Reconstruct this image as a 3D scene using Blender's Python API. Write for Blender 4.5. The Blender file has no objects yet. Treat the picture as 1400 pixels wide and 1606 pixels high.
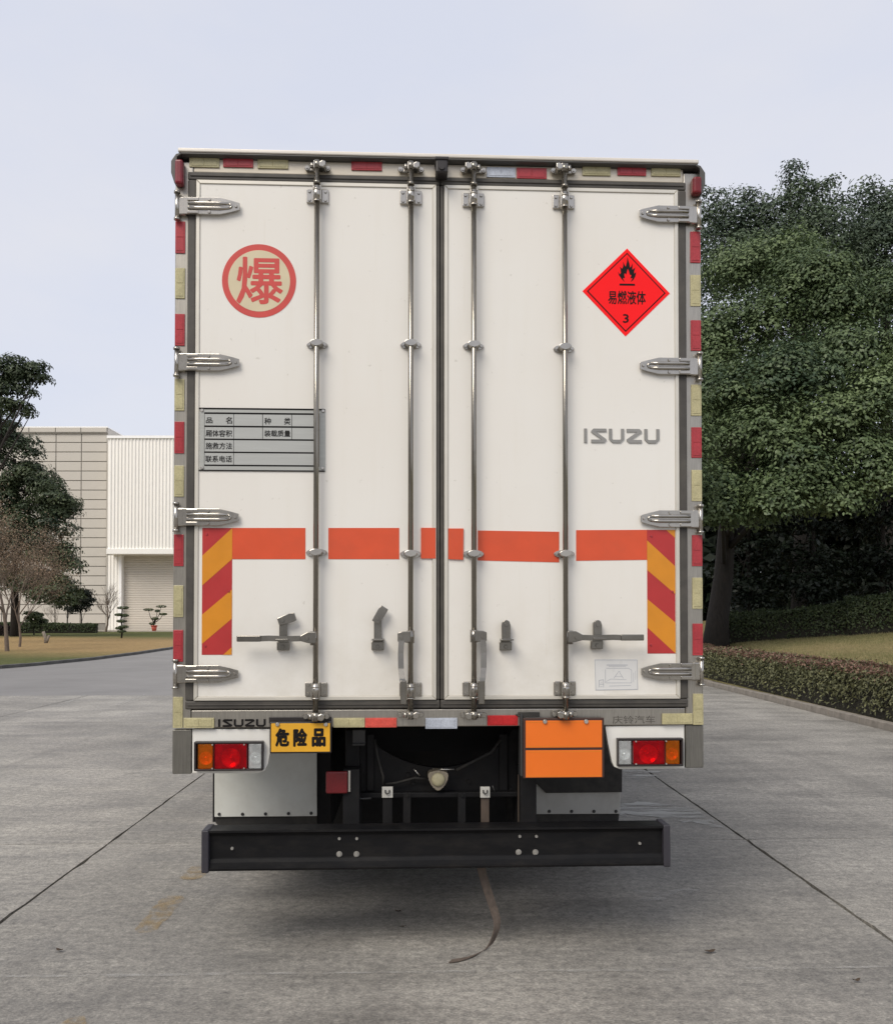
import bpy, bmesh, math, random
import numpy as np
from math import sin, cos, pi, radians, sqrt, atan, atan2, tan
from mathutils import Vector, Matrix

sc = bpy.context.scene
COL = sc.collection

# ------------------------------------------------------------------ camera
F, CX, CY, HOR, EYE = 1400.0, 700.0, 938.0, 964.0, 1.6     # photo pixels
TILT = atan((HOR - CY) / F)
cd = bpy.data.cameras.new('camera')
cam = bpy.data.objects.new('camera', cd)
COL.objects.link(cam)
cam.location = (0, 0, EYE)
cam.rotation_euler = (pi / 2 + TILT, 0, 0)
cd.sensor_fit = 'AUTO'
cd.sensor_width = 36.0
cd.lens = 36.0 * F / 1606.0
cd.shift_y = (CY - 803.0) / 1606.0
cd.clip_start = 0.05
cd.clip_end = 2000
sc.camera = cam

# ------------------------------------------------------------------ world, sun, exposure
SUN_EL, SUN_AZ = radians(47), radians(-146)     # azimuth from +Y, clockwise: behind the camera, to the left
world = bpy.data.worlds.new('World')
sc.world = world
world.use_nodes = True
wn, wl = world.node_tree.nodes, world.node_tree.links
wn.clear()
wout = wn.new('ShaderNodeOutputWorld')
wbg = wn.new('ShaderNodeBackground')
sky = wn.new('ShaderNodeTexSky')
sky.sky_type = 'NISHITA'
sky.sun_disc = False
sky.sun_elevation = SUN_EL
sky.sun_rotation = SUN_AZ
sky.air_density = 1.0
sky.dust_density = 2.5
sky.ozone_density = 1.5
veil = wn.new('ShaderNodeMix')
veil.data_type = 'RGBA'
veil.inputs[0].default_value = 0.80
veil.inputs[7].default_value = (6.6, 6.9, 7.7, 1)     # thin even haze layer over the whole sky
wtc = wn.new('ShaderNodeTexCoord'); wmp = wn.new('ShaderNodeMapping'); wmp.inputs['Scale'].default_value = (1.2, 1.2, 3.0)
wno = wn.new('ShaderNodeTexNoise'); wno.inputs['Scale'].default_value = 2.2; wno.inputs['Detail'].default_value = 5; wno.inputs['Roughness'].default_value = 0.55
wra = wn.new('ShaderNodeValToRGB')
wra.color_ramp.elements[0].position = 0.35; wra.color_ramp.elements[0].color = (7.35, 7.6, 8.6, 1)
wra.color_ramp.elements[1].position = 0.68; wra.color_ramp.elements[1].color = (8.05, 8.05, 8.55, 1)
wl.new(wtc.outputs['Generated'], wmp.inputs[0]); wl.new(wmp.outputs[0], wno.inputs['Vector'])
wl.new(wno.outputs['Fac'], wra.inputs[0]); wl.new(wra.outputs[0], veil.inputs[7])
wl.new(sky.outputs[0], veil.inputs[6])
wl.new(veil.outputs[2], wbg.inputs[0])
wbg.inputs[1].default_value = 0.10
wl.new(wbg.outputs[0], wout.inputs[0])

sd = bpy.data.lights.new('sun', 'SUN')
sun = bpy.data.objects.new('sun', sd)
COL.objects.link(sun)
sd.energy = 2.3
sd.angle = radians(34)
sd.color = (1.0, 0.93, 0.82)
to_sun = Vector((sin(SUN_AZ) * cos(SUN_EL), cos(SUN_AZ) * cos(SUN_EL), sin(SUN_EL)))
sun.rotation_euler = to_sun.to_track_quat('Z', 'Y').to_euler()
sun.location = (-20, -20, 30)

sc.view_settings.view_transform = 'Standard'
sc.view_settings.look = 'None'
sc.view_settings.exposure = 0.17
sc.view_settings.gamma = 1.0
sc.view_settings.use_curve_mapping = False
sc.render.engine = 'CYCLES'

# ------------------------------------------------------------------ measuring helpers (photo pixel -> real plane)
def ray(px, py):
    a, b = (px - CX) / F, -(py - CY) / F
    return Vector((a, cos(TILT) - b * sin(TILT), sin(TILT) + b * cos(TILT)))

def at(px, py, depth):
    r = ray(px, py)
    s = depth / r.y
    return Vector((r.x * s, depth, EYE + r.z * s))

def ground(px, py, z=0.0):
    r = ray(px, py)
    s = (z - EYE) / r.z
    return Vector((r.x * s, r.y * s, z))

TX, TD, TA = -0.024, 4.213, radians(2.568)       # truck rear centre and heading
TC, TS = cos(TA), sin(TA)

def P(px, py, yo=0.0):
    """pixel on the truck's rear plane (shifted forward by yo) -> local x, z"""
    r = ray(px, py)
    # local y of world point: -(X-TX)*TS + (Y-TD)*TC = yo
    s = (yo - TX * TS + TD * TC) / (-r.x * TS + r.y * TC)
    X, Y = r.x * s, r.y * s
    return ((X - TX) * TC + (Y - TD) * TS, EYE + r.z * s)

def R(px0, px1, py0, py1, yo=0.0):
    cxm, cym = (px0 + px1) / 2, (py0 + py1) / 2
    return (P(px0, cym, yo)[0], P(px1, cym, yo)[0], P(cxm, py1, yo)[1], P(cxm, py0, yo)[1])

# ------------------------------------------------------------------ object helpers
def tag(o, label=None, cat=None, group=None, kind=None):
    if label: o['label'] = label
    if cat: o['category'] = cat
    if group: o['group'] = group
    if kind: o['kind'] = kind
    return o

def empty(name, loc=(0, 0, 0), rz=0.0, parent=None):
    o = bpy.data.objects.new(name, None)
    o.empty_display_size = 0.2
    COL.objects.link(o)
    o.location = loc
    o.rotation_euler = (0, 0, rz)
    if parent: o.parent = parent
    return o

def link(name, me, parent=None, loc=(0, 0, 0), rz=0.0):
    o = bpy.data.objects.new(name, me)
    COL.objects.link(o)
    o.location = loc
    o.rotation_euler = (0, 0, rz)
    if parent: o.parent = parent
    return o

class MB:
    def __init__(self): self.bm = bmesh.new()
    def _bev(self, verts, bev, seg=2):
        if bev <= 0: return
        es = list({e for v in verts for e in v.link_edges})
        bmesh.ops.bevel(self.bm, geom=es, offset=bev, segments=seg, affect='EDGES', profile=0.5, clamp_overlap=True)
    def box(self, x0, x1, y0, y1, z0, z1, bev=0.0, seg=2):
        c = [(x0,y0,z0),(x1,y0,z0),(x1,y1,z0),(x0,y1,z0),(x0,y0,z1),(x1,y0,z1),(x1,y1,z1),(x0,y1,z1)]
        v = [self.bm.verts.new(p) for p in c]
        for f in ((0,3,2,1),(4,5,6,7),(0,1,5,4),(1,2,6,5),(2,3,7,6),(3,0,4,7)):
            self.bm.faces.new([v[i] for i in f])
        self._bev(v, bev, seg)
        return self
    def prism(self, pts, y0, y1, bev=0.0, seg=2):
        """outline in the x,z plane given in any order, pushed from y0 to y1"""
        a = sum(pts[i][0]*pts[(i+1)%len(pts)][1]-pts[(i+1)%len(pts)][0]*pts[i][1] for i in range(len(pts)))
        if a < 0: pts = pts[::-1]
        f = [self.bm.verts.new((p[0], y0, p[1])) for p in pts]
        b = [self.bm.verts.new((p[0], y1, p[1])) for p in pts]
        n = len(pts)
        self.bm.faces.new(f)
        self.bm.faces.new(b[::-1])
        for i in range(n):
            j = (i+1) % n
            self.bm.faces.new((f[j], f[i], b[i], b[j]))
        self._bev(f + b, bev, seg)
        return self
    def prism_x(self, pts, x0, x1, bev=0.0):
        """outline in the y,z plane pushed along x"""
        a = sum(pts[i][0]*pts[(i+1)%len(pts)][1]-pts[(i+1)%len(pts)][0]*pts[i][1] for i in range(len(pts)))
        if a < 0: pts = pts[::-1]
        f = [self.bm.verts.new((x1, p[0], p[1])) for p in pts]
        b = [self.bm.verts.new((x0, p[0], p[1])) for p in pts]
        n = len(pts)
        self.bm.faces.new(f)
        self.bm.faces.new(b[::-1])
        for i in range(n):
            j = (i+1) % n
            self.bm.faces.new((f[j], f[i], b[i], b[j]))
        self._bev(f + b, bev)
        return self
    def cyl(self, p0, p1, r0, r1=None, n=16, cap=True):
        p0, p1 = Vector(p0), Vector(p1)
        r1 = r0 if r1 is None else r1
        d = (p1 - p0).normalized()
        u = d.orthogonal().normalized(); w = d.cross(u)
        A = [self.bm.verts.new(p0 + (u*cos(2*pi*i/n) + w*sin(2*pi*i/n))*r0) for i in range(n)]
        B = [self.bm.verts.new(p1 + (u*cos(2*pi*i/n) + w*sin(2*pi*i/n))*r1) for i in range(n)]
        for i in range(n):
            j = (i+1) % n
            f = self.bm.faces.new((A[i], A[j], B[j], B[i])); f.smooth = True
        if cap:
            self.bm.faces.new(A[::-1]); self.bm.faces.new(B)
        return self
    def tube(self, pts, r, n=8, cap=True):
        pts = [Vector(p) for p in pts]
        rs = r if isinstance(r, (list, tuple)) else [r]*len(pts)
        rings, u = [], None
        for i, p in enumerate(pts):
            d = (pts[min(i+1, len(pts)-1)] - pts[max(i-1, 0)]).normalized()
            if u is None: u = d.orthogonal().normalized()
            u = (u - d*u.dot(d)).normalized(); w = d.cross(u)
            rings.append([self.bm.verts.new(p + (u*cos(2*pi*k/n) + w*sin(2*pi*k/n))*rs[i]) for k in range(n)])
        for a, b in zip(rings, rings[1:]):
            for k in range(n):
                j = (k+1) % n
                f = self.bm.faces.new((a[k], a[j], b[j], b[k])); f.smooth = True
        if cap:
            self.bm.faces.new(rings[0][::-1]); self.bm.faces.new(rings[-1])
        return self
    def ribbon(self, pts, width_vec, t):
        pts = [Vector(p) for p in pts]; wv = Vector(width_vec)
        rows = []
        for i, p in enumerate(pts):
            d = (pts[min(i+1, len(pts)-1)] - pts[max(i-1, 0)]).normalized()
            nrm = d.cross(wv).normalized()*t*0.5
            h = wv*0.5
            rows.append([self.bm.verts.new(q) for q in (p-h-nrm, p+h-nrm, p+h+nrm, p-h+nrm)])
        for a, b in zip(rows, rows[1:]):
            for k in range(4):
                j = (k+1) % 4
                self.bm.faces.new((a[k], a[j], b[j], b[k]))
        self.bm.faces.new(rows[0][::-1]); self.bm.faces.new(rows[-1])
        return self
    def ball(self, c, r, sx=1, sy=1, sz=1, u=12, v=8):
        g = bmesh.ops.create_uvsphere(self.bm, u_segments=u, v_segments=v, radius=r)
        for q in g['verts']:
            q.co = Vector((q.co.x*sx + c[0], q.co.y*sy + c[1], q.co.z*sz + c[2]))
            for f in q.link_faces: f.smooth = True
        return self
    def lathe_x(self, prof, c, n=40):
        """profile (x offset, radius) turned about an x-directed axis through c"""
        rings = []
        for (x, r) in prof:
            rings.append([self.bm.verts.new((c[0]+x, c[1]+r*cos(2*pi*k/n), c[2]+r*sin(2*pi*k/n))) for k in range(n)])
        for a, b in zip(rings, rings[1:]):
            for k in range(n):
                j = (k+1) % n
                f = self.bm.faces.new((a[k], a[j], b[j], b[k])); f.smooth = True
        return self
    def face(self, pts):
        self.bm.faces.new([self.bm.verts.new(p) for p in pts]); return self
    def mesh(self, name, m):
        bmesh.ops.recalc_face_normals(self.bm, faces=self.bm.faces[:])
        me = bpy.data.meshes.new(name)
        self.bm.to_mesh(me); self.bm.free()
        if m: me.materials.append(m)
        return me
    def build(self, name, m, parent=None, **k):
        return link(name, self.mesh(name, m), parent, **k)

# ------------------------------------------------------------------ materials
def new_mat(name):
    m = bpy.data.materials.new(name)
    m.use_nodes = True
    nt = m.node_tree
    return m, nt, nt.nodes['Principled BSDF'], nt.nodes['Material Output']

def nd(nt, kind, **k):
    n = nt.nodes.new(kind)
    for a, b in k.items(): setattr(n, a, b)
    return n

def coords(nt, scale=(1, 1, 1), out='Object'):
    tc = nd(nt, 'ShaderNodeTexCoord'); mp = nd(nt, 'ShaderNodeMapping')
    mp.inputs['Scale'].default_value = scale
    nt.links.new(tc.outputs[out], mp.inputs['Vector'])
    return mp.outputs['Vector']

def noise(nt, vec, scale, detail=4, rough=0.55):
    n = nd(nt, 'ShaderNodeTexNoise')
    n.inputs['Scale'].default_value = scale
    n.inputs['Detail'].default_value = detail
    n.inputs['Roughness'].default_value = rough
    nt.links.new(vec, n.inputs['Vector'])
    return n.outputs['Fac']

def ramp(nt, fac, a, b, ca=(0, 0, 0, 1), cb=(1, 1, 1, 1)):
    r = nd(nt, 'ShaderNodeValToRGB')
    r.color_ramp.elements[0].position = a; r.color_ramp.elements[0].color = ca
    r.color_ramp.elements[1].position = b; r.color_ramp.elements[1].color = cb
    nt.links.new(fac, r.inputs[0])
    return r.outputs[0]

def mixc(nt, fac, a, b, mode='MIX'):
    m = nd(nt, 'ShaderNodeMix', data_type='RGBA', blend_type=mode)
    for idx, v in ((0, fac), (6, a), (7, b)):
        if isinstance(v, (int, float)): m.inputs[idx].default_value = v
        elif isinstance(v, tuple): m.inputs[idx].default_value = v if len(v) == 4 else (*v, 1)
        else: nt.links.new(v, m.inputs[idx])
    return m.outputs[2]

def mathn(nt, op, a, b=0.5):
    m = nd(nt, 'ShaderNodeMath', operation=op)
    for i, v in enumerate((a, b)):
        if isinstance(v, (int, float)): m.inputs[i].default_value = v
        else: nt.links.new(v, m.inputs[i])
    return m.outputs[0]

def bump(nt, bs, h, strength=0.3, dist=0.01):
    b = nd(nt, 'ShaderNodeBump')
    b.inputs['Strength'].default_value = strength
    b.inputs['Distance'].default_value = dist
    nt.links.new(h, b.inputs['Height'])
    nt.links.new(b.outputs[0], bs.inputs['Normal'])
    return b

def mat(name, col, rough=0.5, metal=0.0, var=0.12, scale=6.0, stretch=(1, 1, 1), dirt=None, dirt_amt=0.0,
        dirt_scale=3.0, bmp=0.0, bscale=60.0, bdist=0.002, coat=0.0, rvar=0.1, spec=0.5):
    m, nt, bs, out = new_mat(name)
    v = coords(nt, stretch)
    n1 = noise(nt, v, scale)
    lo = tuple(c*(1-var) for c in col); hi = tuple(min(1, c*(1+var)) for c in col)
    c = ramp(nt, n1, 0.3, 0.7, (*lo, 1), (*hi, 1))
    if dirt:
        d = ramp(nt, noise(nt, v, dirt_scale, 6, 0.65), 0.45, 0.75)
        c = mixc(nt, mathn(nt, 'MULTIPLY', d, dirt_amt), c, dirt)
    nt.links.new(c, bs.inputs['Base Color'])
    bs.inputs['Metallic'].default_value = metal
    bs.inputs['Specular IOR Level'].default_value = spec
    rr = nd(nt, 'ShaderNodeMapRange')
    rr.inputs['To Min'].default_value = max(0.02, rough - rvar); rr.inputs['To Max'].default_value = min(1, rough + rvar)
    nt.links.new(noise(nt, v, scale*2.3, 3), rr.inputs['Value'])
    nt.links.new(rr.outputs[0], bs.inputs['Roughness'])
    if coat:
        bs.inputs['Coat Weight'].default_value = coat; bs.inputs['Coat Roughness'].default_value = 0.1
    if bmp: bump(nt, bs, noise(nt, v, bscale, 3), bmp, bdist)
    return m

def S(r, g, b):
    """an observed sRGB colour as linear"""
    f = lambda c: (c/255/12.92) if c/255 <= 0.04045 else ((c/255+0.055)/1.055)**2.4
    return (f(r), f(g), f(b))

def door_paint():
    m, nt, bs, out = new_mat('cream_white_door_paint')
    v = coords(nt)
    base = ramp(nt, noise(nt, v, 1.1, 5), 0.3, 0.7, (0.765, 0.735, 0.680, 1), (0.79, 0.775, 0.735, 1))
    vs = coords(nt, (4, 4, 0.3))
    st = ramp(nt, noise(nt, vs, 3.0, 5, 0.6), 0.52, 0.8)
    c = mixc(nt, mathn(nt, 'MULTIPLY', st, 0.09), base, (0.60, 0.54, 0.40))
    sp = ramp(nt, noise(nt, v, 38, 2, 0.5), 0.72, 0.80)
    c = mixc(nt, mathn(nt, 'MULTIPLY', sp, 0.35), c, (0.42, 0.39, 0.33))
    # splash grime low on the doors
    sep = nd(nt, 'ShaderNodeSeparateXYZ'); nt.links.new(v, sep.inputs[0])
    low = nd(nt, 'ShaderNodeMapRange'); nt.links.new(sep.outputs[2], low.inputs['Value'])
    low.inputs['From Min'].default_value = 1.75; low.inputs['From Max'].default_value = 1.1
    g = mathn(nt, 'MULTIPLY', low.outputs[0], ramp(nt, noise(nt, v, 5, 6, 0.7), 0.4, 0.75))
    c = mixc(nt, mathn(nt, 'MULTIPLY', g, 0.50), c, (0.50, 0.46, 0.37))
    runs = ramp(nt, noise(nt, coords(nt, (26, 26, 0.9)), 2.0, 3, 0.5), 0.66, 0.78)
    patch = ramp(nt, noise(nt, v, 1.4, 3, 0.5), 0.52, 0.66)
    c = mixc(nt, mathn(nt, 'MULTIPLY', mathn(nt, 'MULTIPLY', runs, patch), 0.30), c, (0.50, 0.42, 0.29))
    nt.links.new(c, bs.inputs['Base Color'])
    bs.inputs['Roughness'].default_value = 0.34
    bs.inputs['Coat Weight'].default_value = 0.12
    bump(nt, bs, noise(nt, v, 2.2, 2), 0.12, 0.01)
    return m

def steel(name, col, rough, grain=(1, 1, 40), amt=0.08):
    m, nt, bs, out = new_mat(name)
    v = coords(nt, grain); v0 = coords(nt)
    c = ramp(nt, noise(nt, v, 8, 5), 0.25, 0.75, (*[k*0.8 for k in col], 1), (*[min(1, k*1.12) for k in col], 1))
    d = ramp(nt, noise(nt, v0, 14, 6, 0.7), 0.55, 0.75)
    c = mixc(nt, mathn(nt, 'MULTIPLY', d, 0.35), c, tuple(k*0.5 for k in col))
    nt.links.new(c, bs.inputs['Base Color'])
    bs.inputs['Metallic'].default_value = 0.92
    rr = nd(nt, 'ShaderNodeMapRange'); nt.links.new(noise(nt, v0, 10, 4), rr.inputs['Value'])
    rr.inputs['To Min'].default_value = rough - amt; rr.inputs['To Max'].default_value = rough + amt
    nt.links.new(rr.outputs[0], bs.inputs['Roughness'])
    bump(nt, bs, noise(nt, v, 30, 2), 0.06, 0.002)
    return m

def reflector_mat(name, col, cell=130):
    m, nt, bs, out = new_mat(name)
    v = coords(nt)
    vo = nd(nt, 'ShaderNodeTexVoronoi'); vo.inputs['Scale'].default_value = cell
    nt.links.new(v, vo.inputs['Vector'])
    c = ramp(nt, vo.outputs['Distance'], 0.0, 0.8, (*[k*1.08 for k in col], 1), (*[k*0.85 for k in col], 1))
    n = ramp(nt, noise(nt, v, 9, 5), 0.35, 0.7, (0.82, 0.82, 0.82, 1), (1.08, 1.08, 1.08, 1))
    c = mixc(nt, 1.0, c, n, 'MULTIPLY')
    nt.links.new(c, bs.inputs['Base Color'])
    bs.inputs['Roughness'].default_value = 0.32
    return m

def lens_mat(name, col, trans=0.55):
    m, nt, bs, out = new_mat(name)
    v = coords(nt)
    w = nd(nt, 'ShaderNodeTexWave'); w.inputs['Scale'].default_value = 55; w.wave_type = 'BANDS'; w.bands_direction = 'X'
    nt.links.new(v, w.inputs['Vector'])
    n = ramp(nt, noise(nt, v, 30, 3), 0.3, 0.7, (*[k*0.85 for k in col], 1), (*[min(1, k*1.1) for k in col], 1))
    nt.links.new(n, bs.inputs['Base Color'])
    bs.inputs['Roughness'].default_value = 0.12
    bump(nt, bs, w.outputs['Fac'], 0.35, 0.002)
    tr = nd(nt, 'ShaderNodeBsdfTransparent'); nt.links.new(n, tr.inputs[0])
    mx = nd(nt, 'ShaderNodeMixShader'); mx.inputs[0].default_value = 1 - trans
    nt.links.new(tr.outputs[0], mx.inputs[1]); nt.links.new(bs.outputs[0], mx.inputs[2])
    nt.links.new(mx.outputs[0], out.inputs[0])
    return m

M = {}
M['door'] = door_paint()
M['white'] = mat('white_paint', (0.78, 0.77, 0.73), 0.4, var=0.04, scale=3, dirt=(0.45, 0.40, 0.30), dirt_amt=0.25, dirt_scale=6)
M['box'] = mat('box_wall_white', (0.74, 0.73, 0.69), 0.45, var=0.05, scale=1.5, dirt=(0.4, 0.36, 0.28), dirt_amt=0.3, dirt_scale=2)
M['frame'] = steel('brushed_frame_steel', (0.42, 0.395, 0.35), 0.38, (30, 30, 1.5))
M['header'] = mat('header_panel_cream', (0.62, 0.56, 0.46), 0.35, 0.35, var=0.08, scale=2, stretch=(1, 1, 6), dirt=(0.3, 0.26, 0.19), dirt_amt=0.35, dirt_scale=5)
M['stainless'] = steel('stainless_steel', (0.45, 0.425, 0.385), 0.22, (1, 1, 1))
M['handle'] = steel('handle_steel', (0.27, 0.255, 0.23), 0.22, (1, 1, 1))
M['rod'] = steel('lock_rod_steel', (0.28, 0.26, 0.225), 0.22, (40, 40, 1))
M['trim'] = mat('aluminium_trim', (0.66, 0.63, 0.56), 0.38, 0.4, var=0.06, scale=5)
M['seal'] = mat('door_seal_rubber', (0.058, 0.053, 0.047), 0.55, var=0.2, scale=8, dirt=(0.12, 0.11, 0.09), dirt_amt=0.5, dirt_scale=9)
M['hood'] = mat('roof_edge_grey', (0.085, 0.082, 0.078), 0.5, 0.2, var=0.12, scale=5)
M['hoodtop'] = mat('roof_edge_pale', (0.70, 0.66, 0.60), 0.4, 0.2, var=0.06, scale=4)
M['orange_tape'] = mat('orange_reflective_tape', (0.66, 0.085, 0.028), 0.38, var=0.05, scale=7, dirt=(0.42, 0.08, 0.04), dirt_amt=0.3, dirt_scale=5)
M['chev_red'] = mat('board_red', (0.43, 0.030, 0.030), 0.4, var=0.07, scale=9)
M['chev_amber'] = mat('board_amber', (0.64, 0.245, 0.013), 0.4, var=0.06, scale=9)
M['sign_red'] = mat('diamond_red', (0.98, 0.014, 0.018), 0.6, spec=0.15, var=0.03, scale=6)
M['black_print'] = mat('black_print', (0.010, 0.009, 0.009), 0.6, spec=0.15, var=0.1)
M['circle_red'] = mat('circle_red', (0.56, 0.060, 0.050), 0.45, var=0.06, scale=9)
M['circle_tan'] = mat('circle_tan', (0.62, 0.54, 0.37), 0.45, var=0.05, scale=9)
M['plate_alu'] = mat('brushed_plate', (0.42, 0.43, 0.41), 0.42, 0.3, var=0.05, scale=4, stretch=(1, 1, 20))
M['plate_cell'] = mat('brushed_plate_cell', (0.44, 0.45, 0.435), 0.42, 0.3, var=0.04, scale=4, stretch=(1, 1, 20))
M['badge'] = mat('badge_grey', (0.30, 0.29, 0.27), 0.35, 0.5, var=0.1)
M['ref_red'] = reflector_mat('reflector_red', (0.42, 0.040, 0.050))
M['ref_fog'] = reflector_mat('fog_lens_red', (0.17, 0.010, 0.014))
M['ref_dark'] = reflector_mat('marker_lens', (0.22, 0.018, 0.03))
M['ref_pale'] = reflector_mat('reflector_pale', (0.50, 0.455, 0.26))
M['ref_bright'] = reflector_mat('reflector_bright_red', (0.56, 0.018, 0.02))
M['ref_coral'] = reflector_mat('reflector_coral', (0.70, 0.095, 0.070))
M['ref_silver'] = reflector_mat('reflector_silver', (0.50, 0.54, 0.62))
M['silver_face'] = reflector_mat('reflector_silver_face', (0.34, 0.38, 0.46))
M['black_metal'] = mat('chassis_black', (0.010, 0.010, 0.011), 0.6, spec=0.2, var=0.3, scale=7, dirt=(0.030, 0.026, 0.022), dirt_amt=0.5, dirt_scale=4, bmp=0.15)
M['bumper'] = mat('bumper_black_paint', (0.008, 0.008, 0.009), 0.45, spec=0.16, var=0.2, scale=5, stretch=(1, 1, 3), dirt=(0.030, 0.027, 0.024), dirt_amt=0.4, dirt_scale=7, bmp=0.1, bscale=40)
M['bumper_end'] = mat('bumper_end_cap', (0.030, 0.028, 0.036), 0.5, var=0.2)
M['rubber'] = mat('rubber_black', (0.022, 0.021, 0.020), 0.75, var=0.25, scale=12, dirt=(0.08, 0.07, 0.055), dirt_amt=0.4, dirt_scale=6)
M['splash'] = mat('splash_panel_white', (0.66, 0.67, 0.63), 0.42, var=0.05, scale=2, dirt=(0.33, 0.30, 0.25), dirt_amt=0.4, dirt_scale=4)
M['splash_grey'] = mat('splash_panel_grey', (0.42, 0.42, 0.40), 0.5, var=0.06, scale=3, dirt=(0.2, 0.18, 0.15), dirt_amt=0.5, dirt_scale=4)
M['bolt'] = steel('bolt_zinc', (0.62, 0.60, 0.56), 0.3, (1, 1, 1))
M['bolt_dull'] = mat('bolt_dull', (0.30, 0.29, 0.27), 0.45, 0.4, var=0.2, scale=30)
M['dark_bolt'] = mat('bolt_dark', (0.05, 0.05, 0.05), 0.5, 0.4)
M['plate_yellow'] = mat('yellow_plate', (0.74, 0.385, 0.022), 0.4, var=0.05, scale=8, dirt=(0.45, 0.23, 0.03), dirt_amt=0.25, dirt_scale=9)
M['plate_orange'] = mat('orange_plate', (0.80, 0.165, 0.012), 0.36, var=0.04, scale=5)
M['plate_brown'] = mat('orange_plate_border', (0.05, 0.022, 0.016), 0.5)
M['lamp_black'] = mat('lamp_housing', (0.022, 0.018, 0.018), 0.4)
M['bowl'] = mat('lamp_bowl', (0.9, 0.9, 0.9), 0.22, 0.6)
M['amber'] = lens_mat('amber_lens', (0.98, 0.36, 0.03), 0.84)
M['red_lens'] = lens_mat('red_lens', (0.86, 0.03, 0.05), 0.84)
M['clear'] = lens_mat('clear_lens', (0.86, 0.88, 0.88), 0.75)
M['corner_grey'] = steel('corner_panel_grey', (0.25, 0.24, 0.215), 0.42, (30, 30, 1.5))
M['glass'] = mat('dark_glass', (0.03, 0.035, 0.04), 0.05, var=0.02, rvar=0.02)
M['strap'] = mat('strap_webbing', (0.11, 0.085, 0.068), 0.8, var=0.25, scale=40, bmp=0.4, bscale=300)
M['tag_white'] = mat('pale_tag', (0.55, 0.54, 0.50), 0.5)
M['connector'] = mat('connector_cover', (0.46, 0.42, 0.27), 0.5, var=0.1, scale=30)
M['connector_ring'] = mat('connector_flange', (0.30, 0.26, 0.20), 0.5, 0.3)
M['rusty'] = mat('rusty_frame', (0.075, 0.055, 0.042), 0.7, var=0.3, scale=10)
M['paper'] = mat('clear_sticker', (0.68, 0.68, 0.67), 0.3, var=0.02)
M['paper_ink'] = mat('sticker_ink', (0.36, 0.38, 0.42), 0.5)
M['emboss'] = mat('embossed_steel', (0.13, 0.12, 0.105), 0.4, 0.3)

# ------------------------------------------------------------------ lettering
def text_tris(s, bold=0.0, res=2):
    cu = bpy.data.curves.new('lettering', 'FONT')
    cu.body = s
    cu.size = 1.0
    cu.offset = bold
    cu.resolution_u = res
    cu.fill_mode = 'FRONT'
    o = bpy.data.objects.new('lettering', cu)
    COL.objects.link(o)
    dg = bpy.context.evaluated_depsgraph_get()
    me = bpy.data.meshes.new_from_object(o.evaluated_get(dg))
    vs = [v.co.copy() for v in me.vertices]
    fs = [tuple(p.vertices) for p in me.polygons]
    bpy.data.objects.remove(o); bpy.data.curves.remove(cu); bpy.data.meshes.remove(me)
    return vs, fs

def lettering(mb, s, x0, x1, z0, z1, y, bold=0.0, flip=None):
    vs, fs = text_tris(s)
    ax, bx = min(v.x for v in vs), max(v.x for v in vs)
    ay, by = min(v.y for v in vs), max(v.y for v in vs)
    k = (z1-z0)/(by-ay)*bold
    x0 += k; x1 -= k; z0 += k; z1 -= k
    n = 8 if bold > 0 else 1
    for j in range(n):        # strokes thickened by laying shifted copies a hair apart
        dx, dz = (k*cos(2*pi*j/n), k*sin(2*pi*j/n)) if bold > 0 else (0, 0)
        q = [mb.bm.verts.new((x0 + (v.x-ax)/(bx-ax)*(x1-x0) + dx, y - j*0.00004, z0 + (v.y-ay)/(by-ay)*(z1-z0) + dz)) for v in vs]
        for f in fs:
            try: mb.bm.faces.new([q[i] for i in f])
            except ValueError: pass

def wide_letters(mb, x0, x1, z0, z1, y0, y1, k):
    """the wide five-letter squared badge: I S U Z U drawn as strokes"""
    W = x1 - x0; H = z1 - z0; t = H*k
    ws = [0.30, 1.0, 1.0, 1.0, 1.0]; gap = 0.17
    u = W/(sum(ws) + gap*4)
    x = x0
    def poly(pts): mb.prism(pts, y0, y1)
    for i, ch in enumerate('ISUZU'):
        a, b = x, x + ws[i]*u
        c = H*0.16
        if ch == 'I':
            poly([(a, z0), (a+t*0.95, z0), (a+t*0.95, z1), (a, z1)])
        elif ch == 'U':
            poly([(a, z1), (a, z0+c*1.6), (a+c*1.6, z0), (b-c*1.6, z0), (b, z0+c*1.6), (b, z1), (b-t, z1), (b-t, z0+t+c*0.4),
                  (b-t-c*0.4, z0+t), (a+t+c*0.4, z0+t), (a+t, z0+t+c*0.4), (a+t, z1)])
        elif ch == 'Z':
            poly([(a, z1), (b-c, z1), (b, z1-c), (b, z1-t-c*0.2), (a+t*1.5, z0+t), (b, z0+t), (b, z0), (a+c, z0), (a, z0+c),
                  (a, z0+t+c*0.2), (b-t*1.5, z1-t), (a, z1-t)])
        else:
            poly([(b, z1), (a+c, z1), (a, z1-c), (a, z1-t-c*0.2), (b-t*1.5, z0+t), (a, z0+t), (a, z0), (b-c, z0), (b, z0+c),
                  (b, z0+t+c*0.2), (a+t*1.5, z1-t), (b, z1-t)])
        x = b + gap*u

# ================================================================== SETTING
rng = np.random.default_rng(7)
random.seed(7)

# slab frame: the yard's joints run a little left of straight ahead
JA = atan((662 - 700)/F)
def yard(u, v, z=0.0):
    return Vector((u*cos(JA) + v*sin(JA), -u*sin(JA) + v*cos(JA), z))

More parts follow.
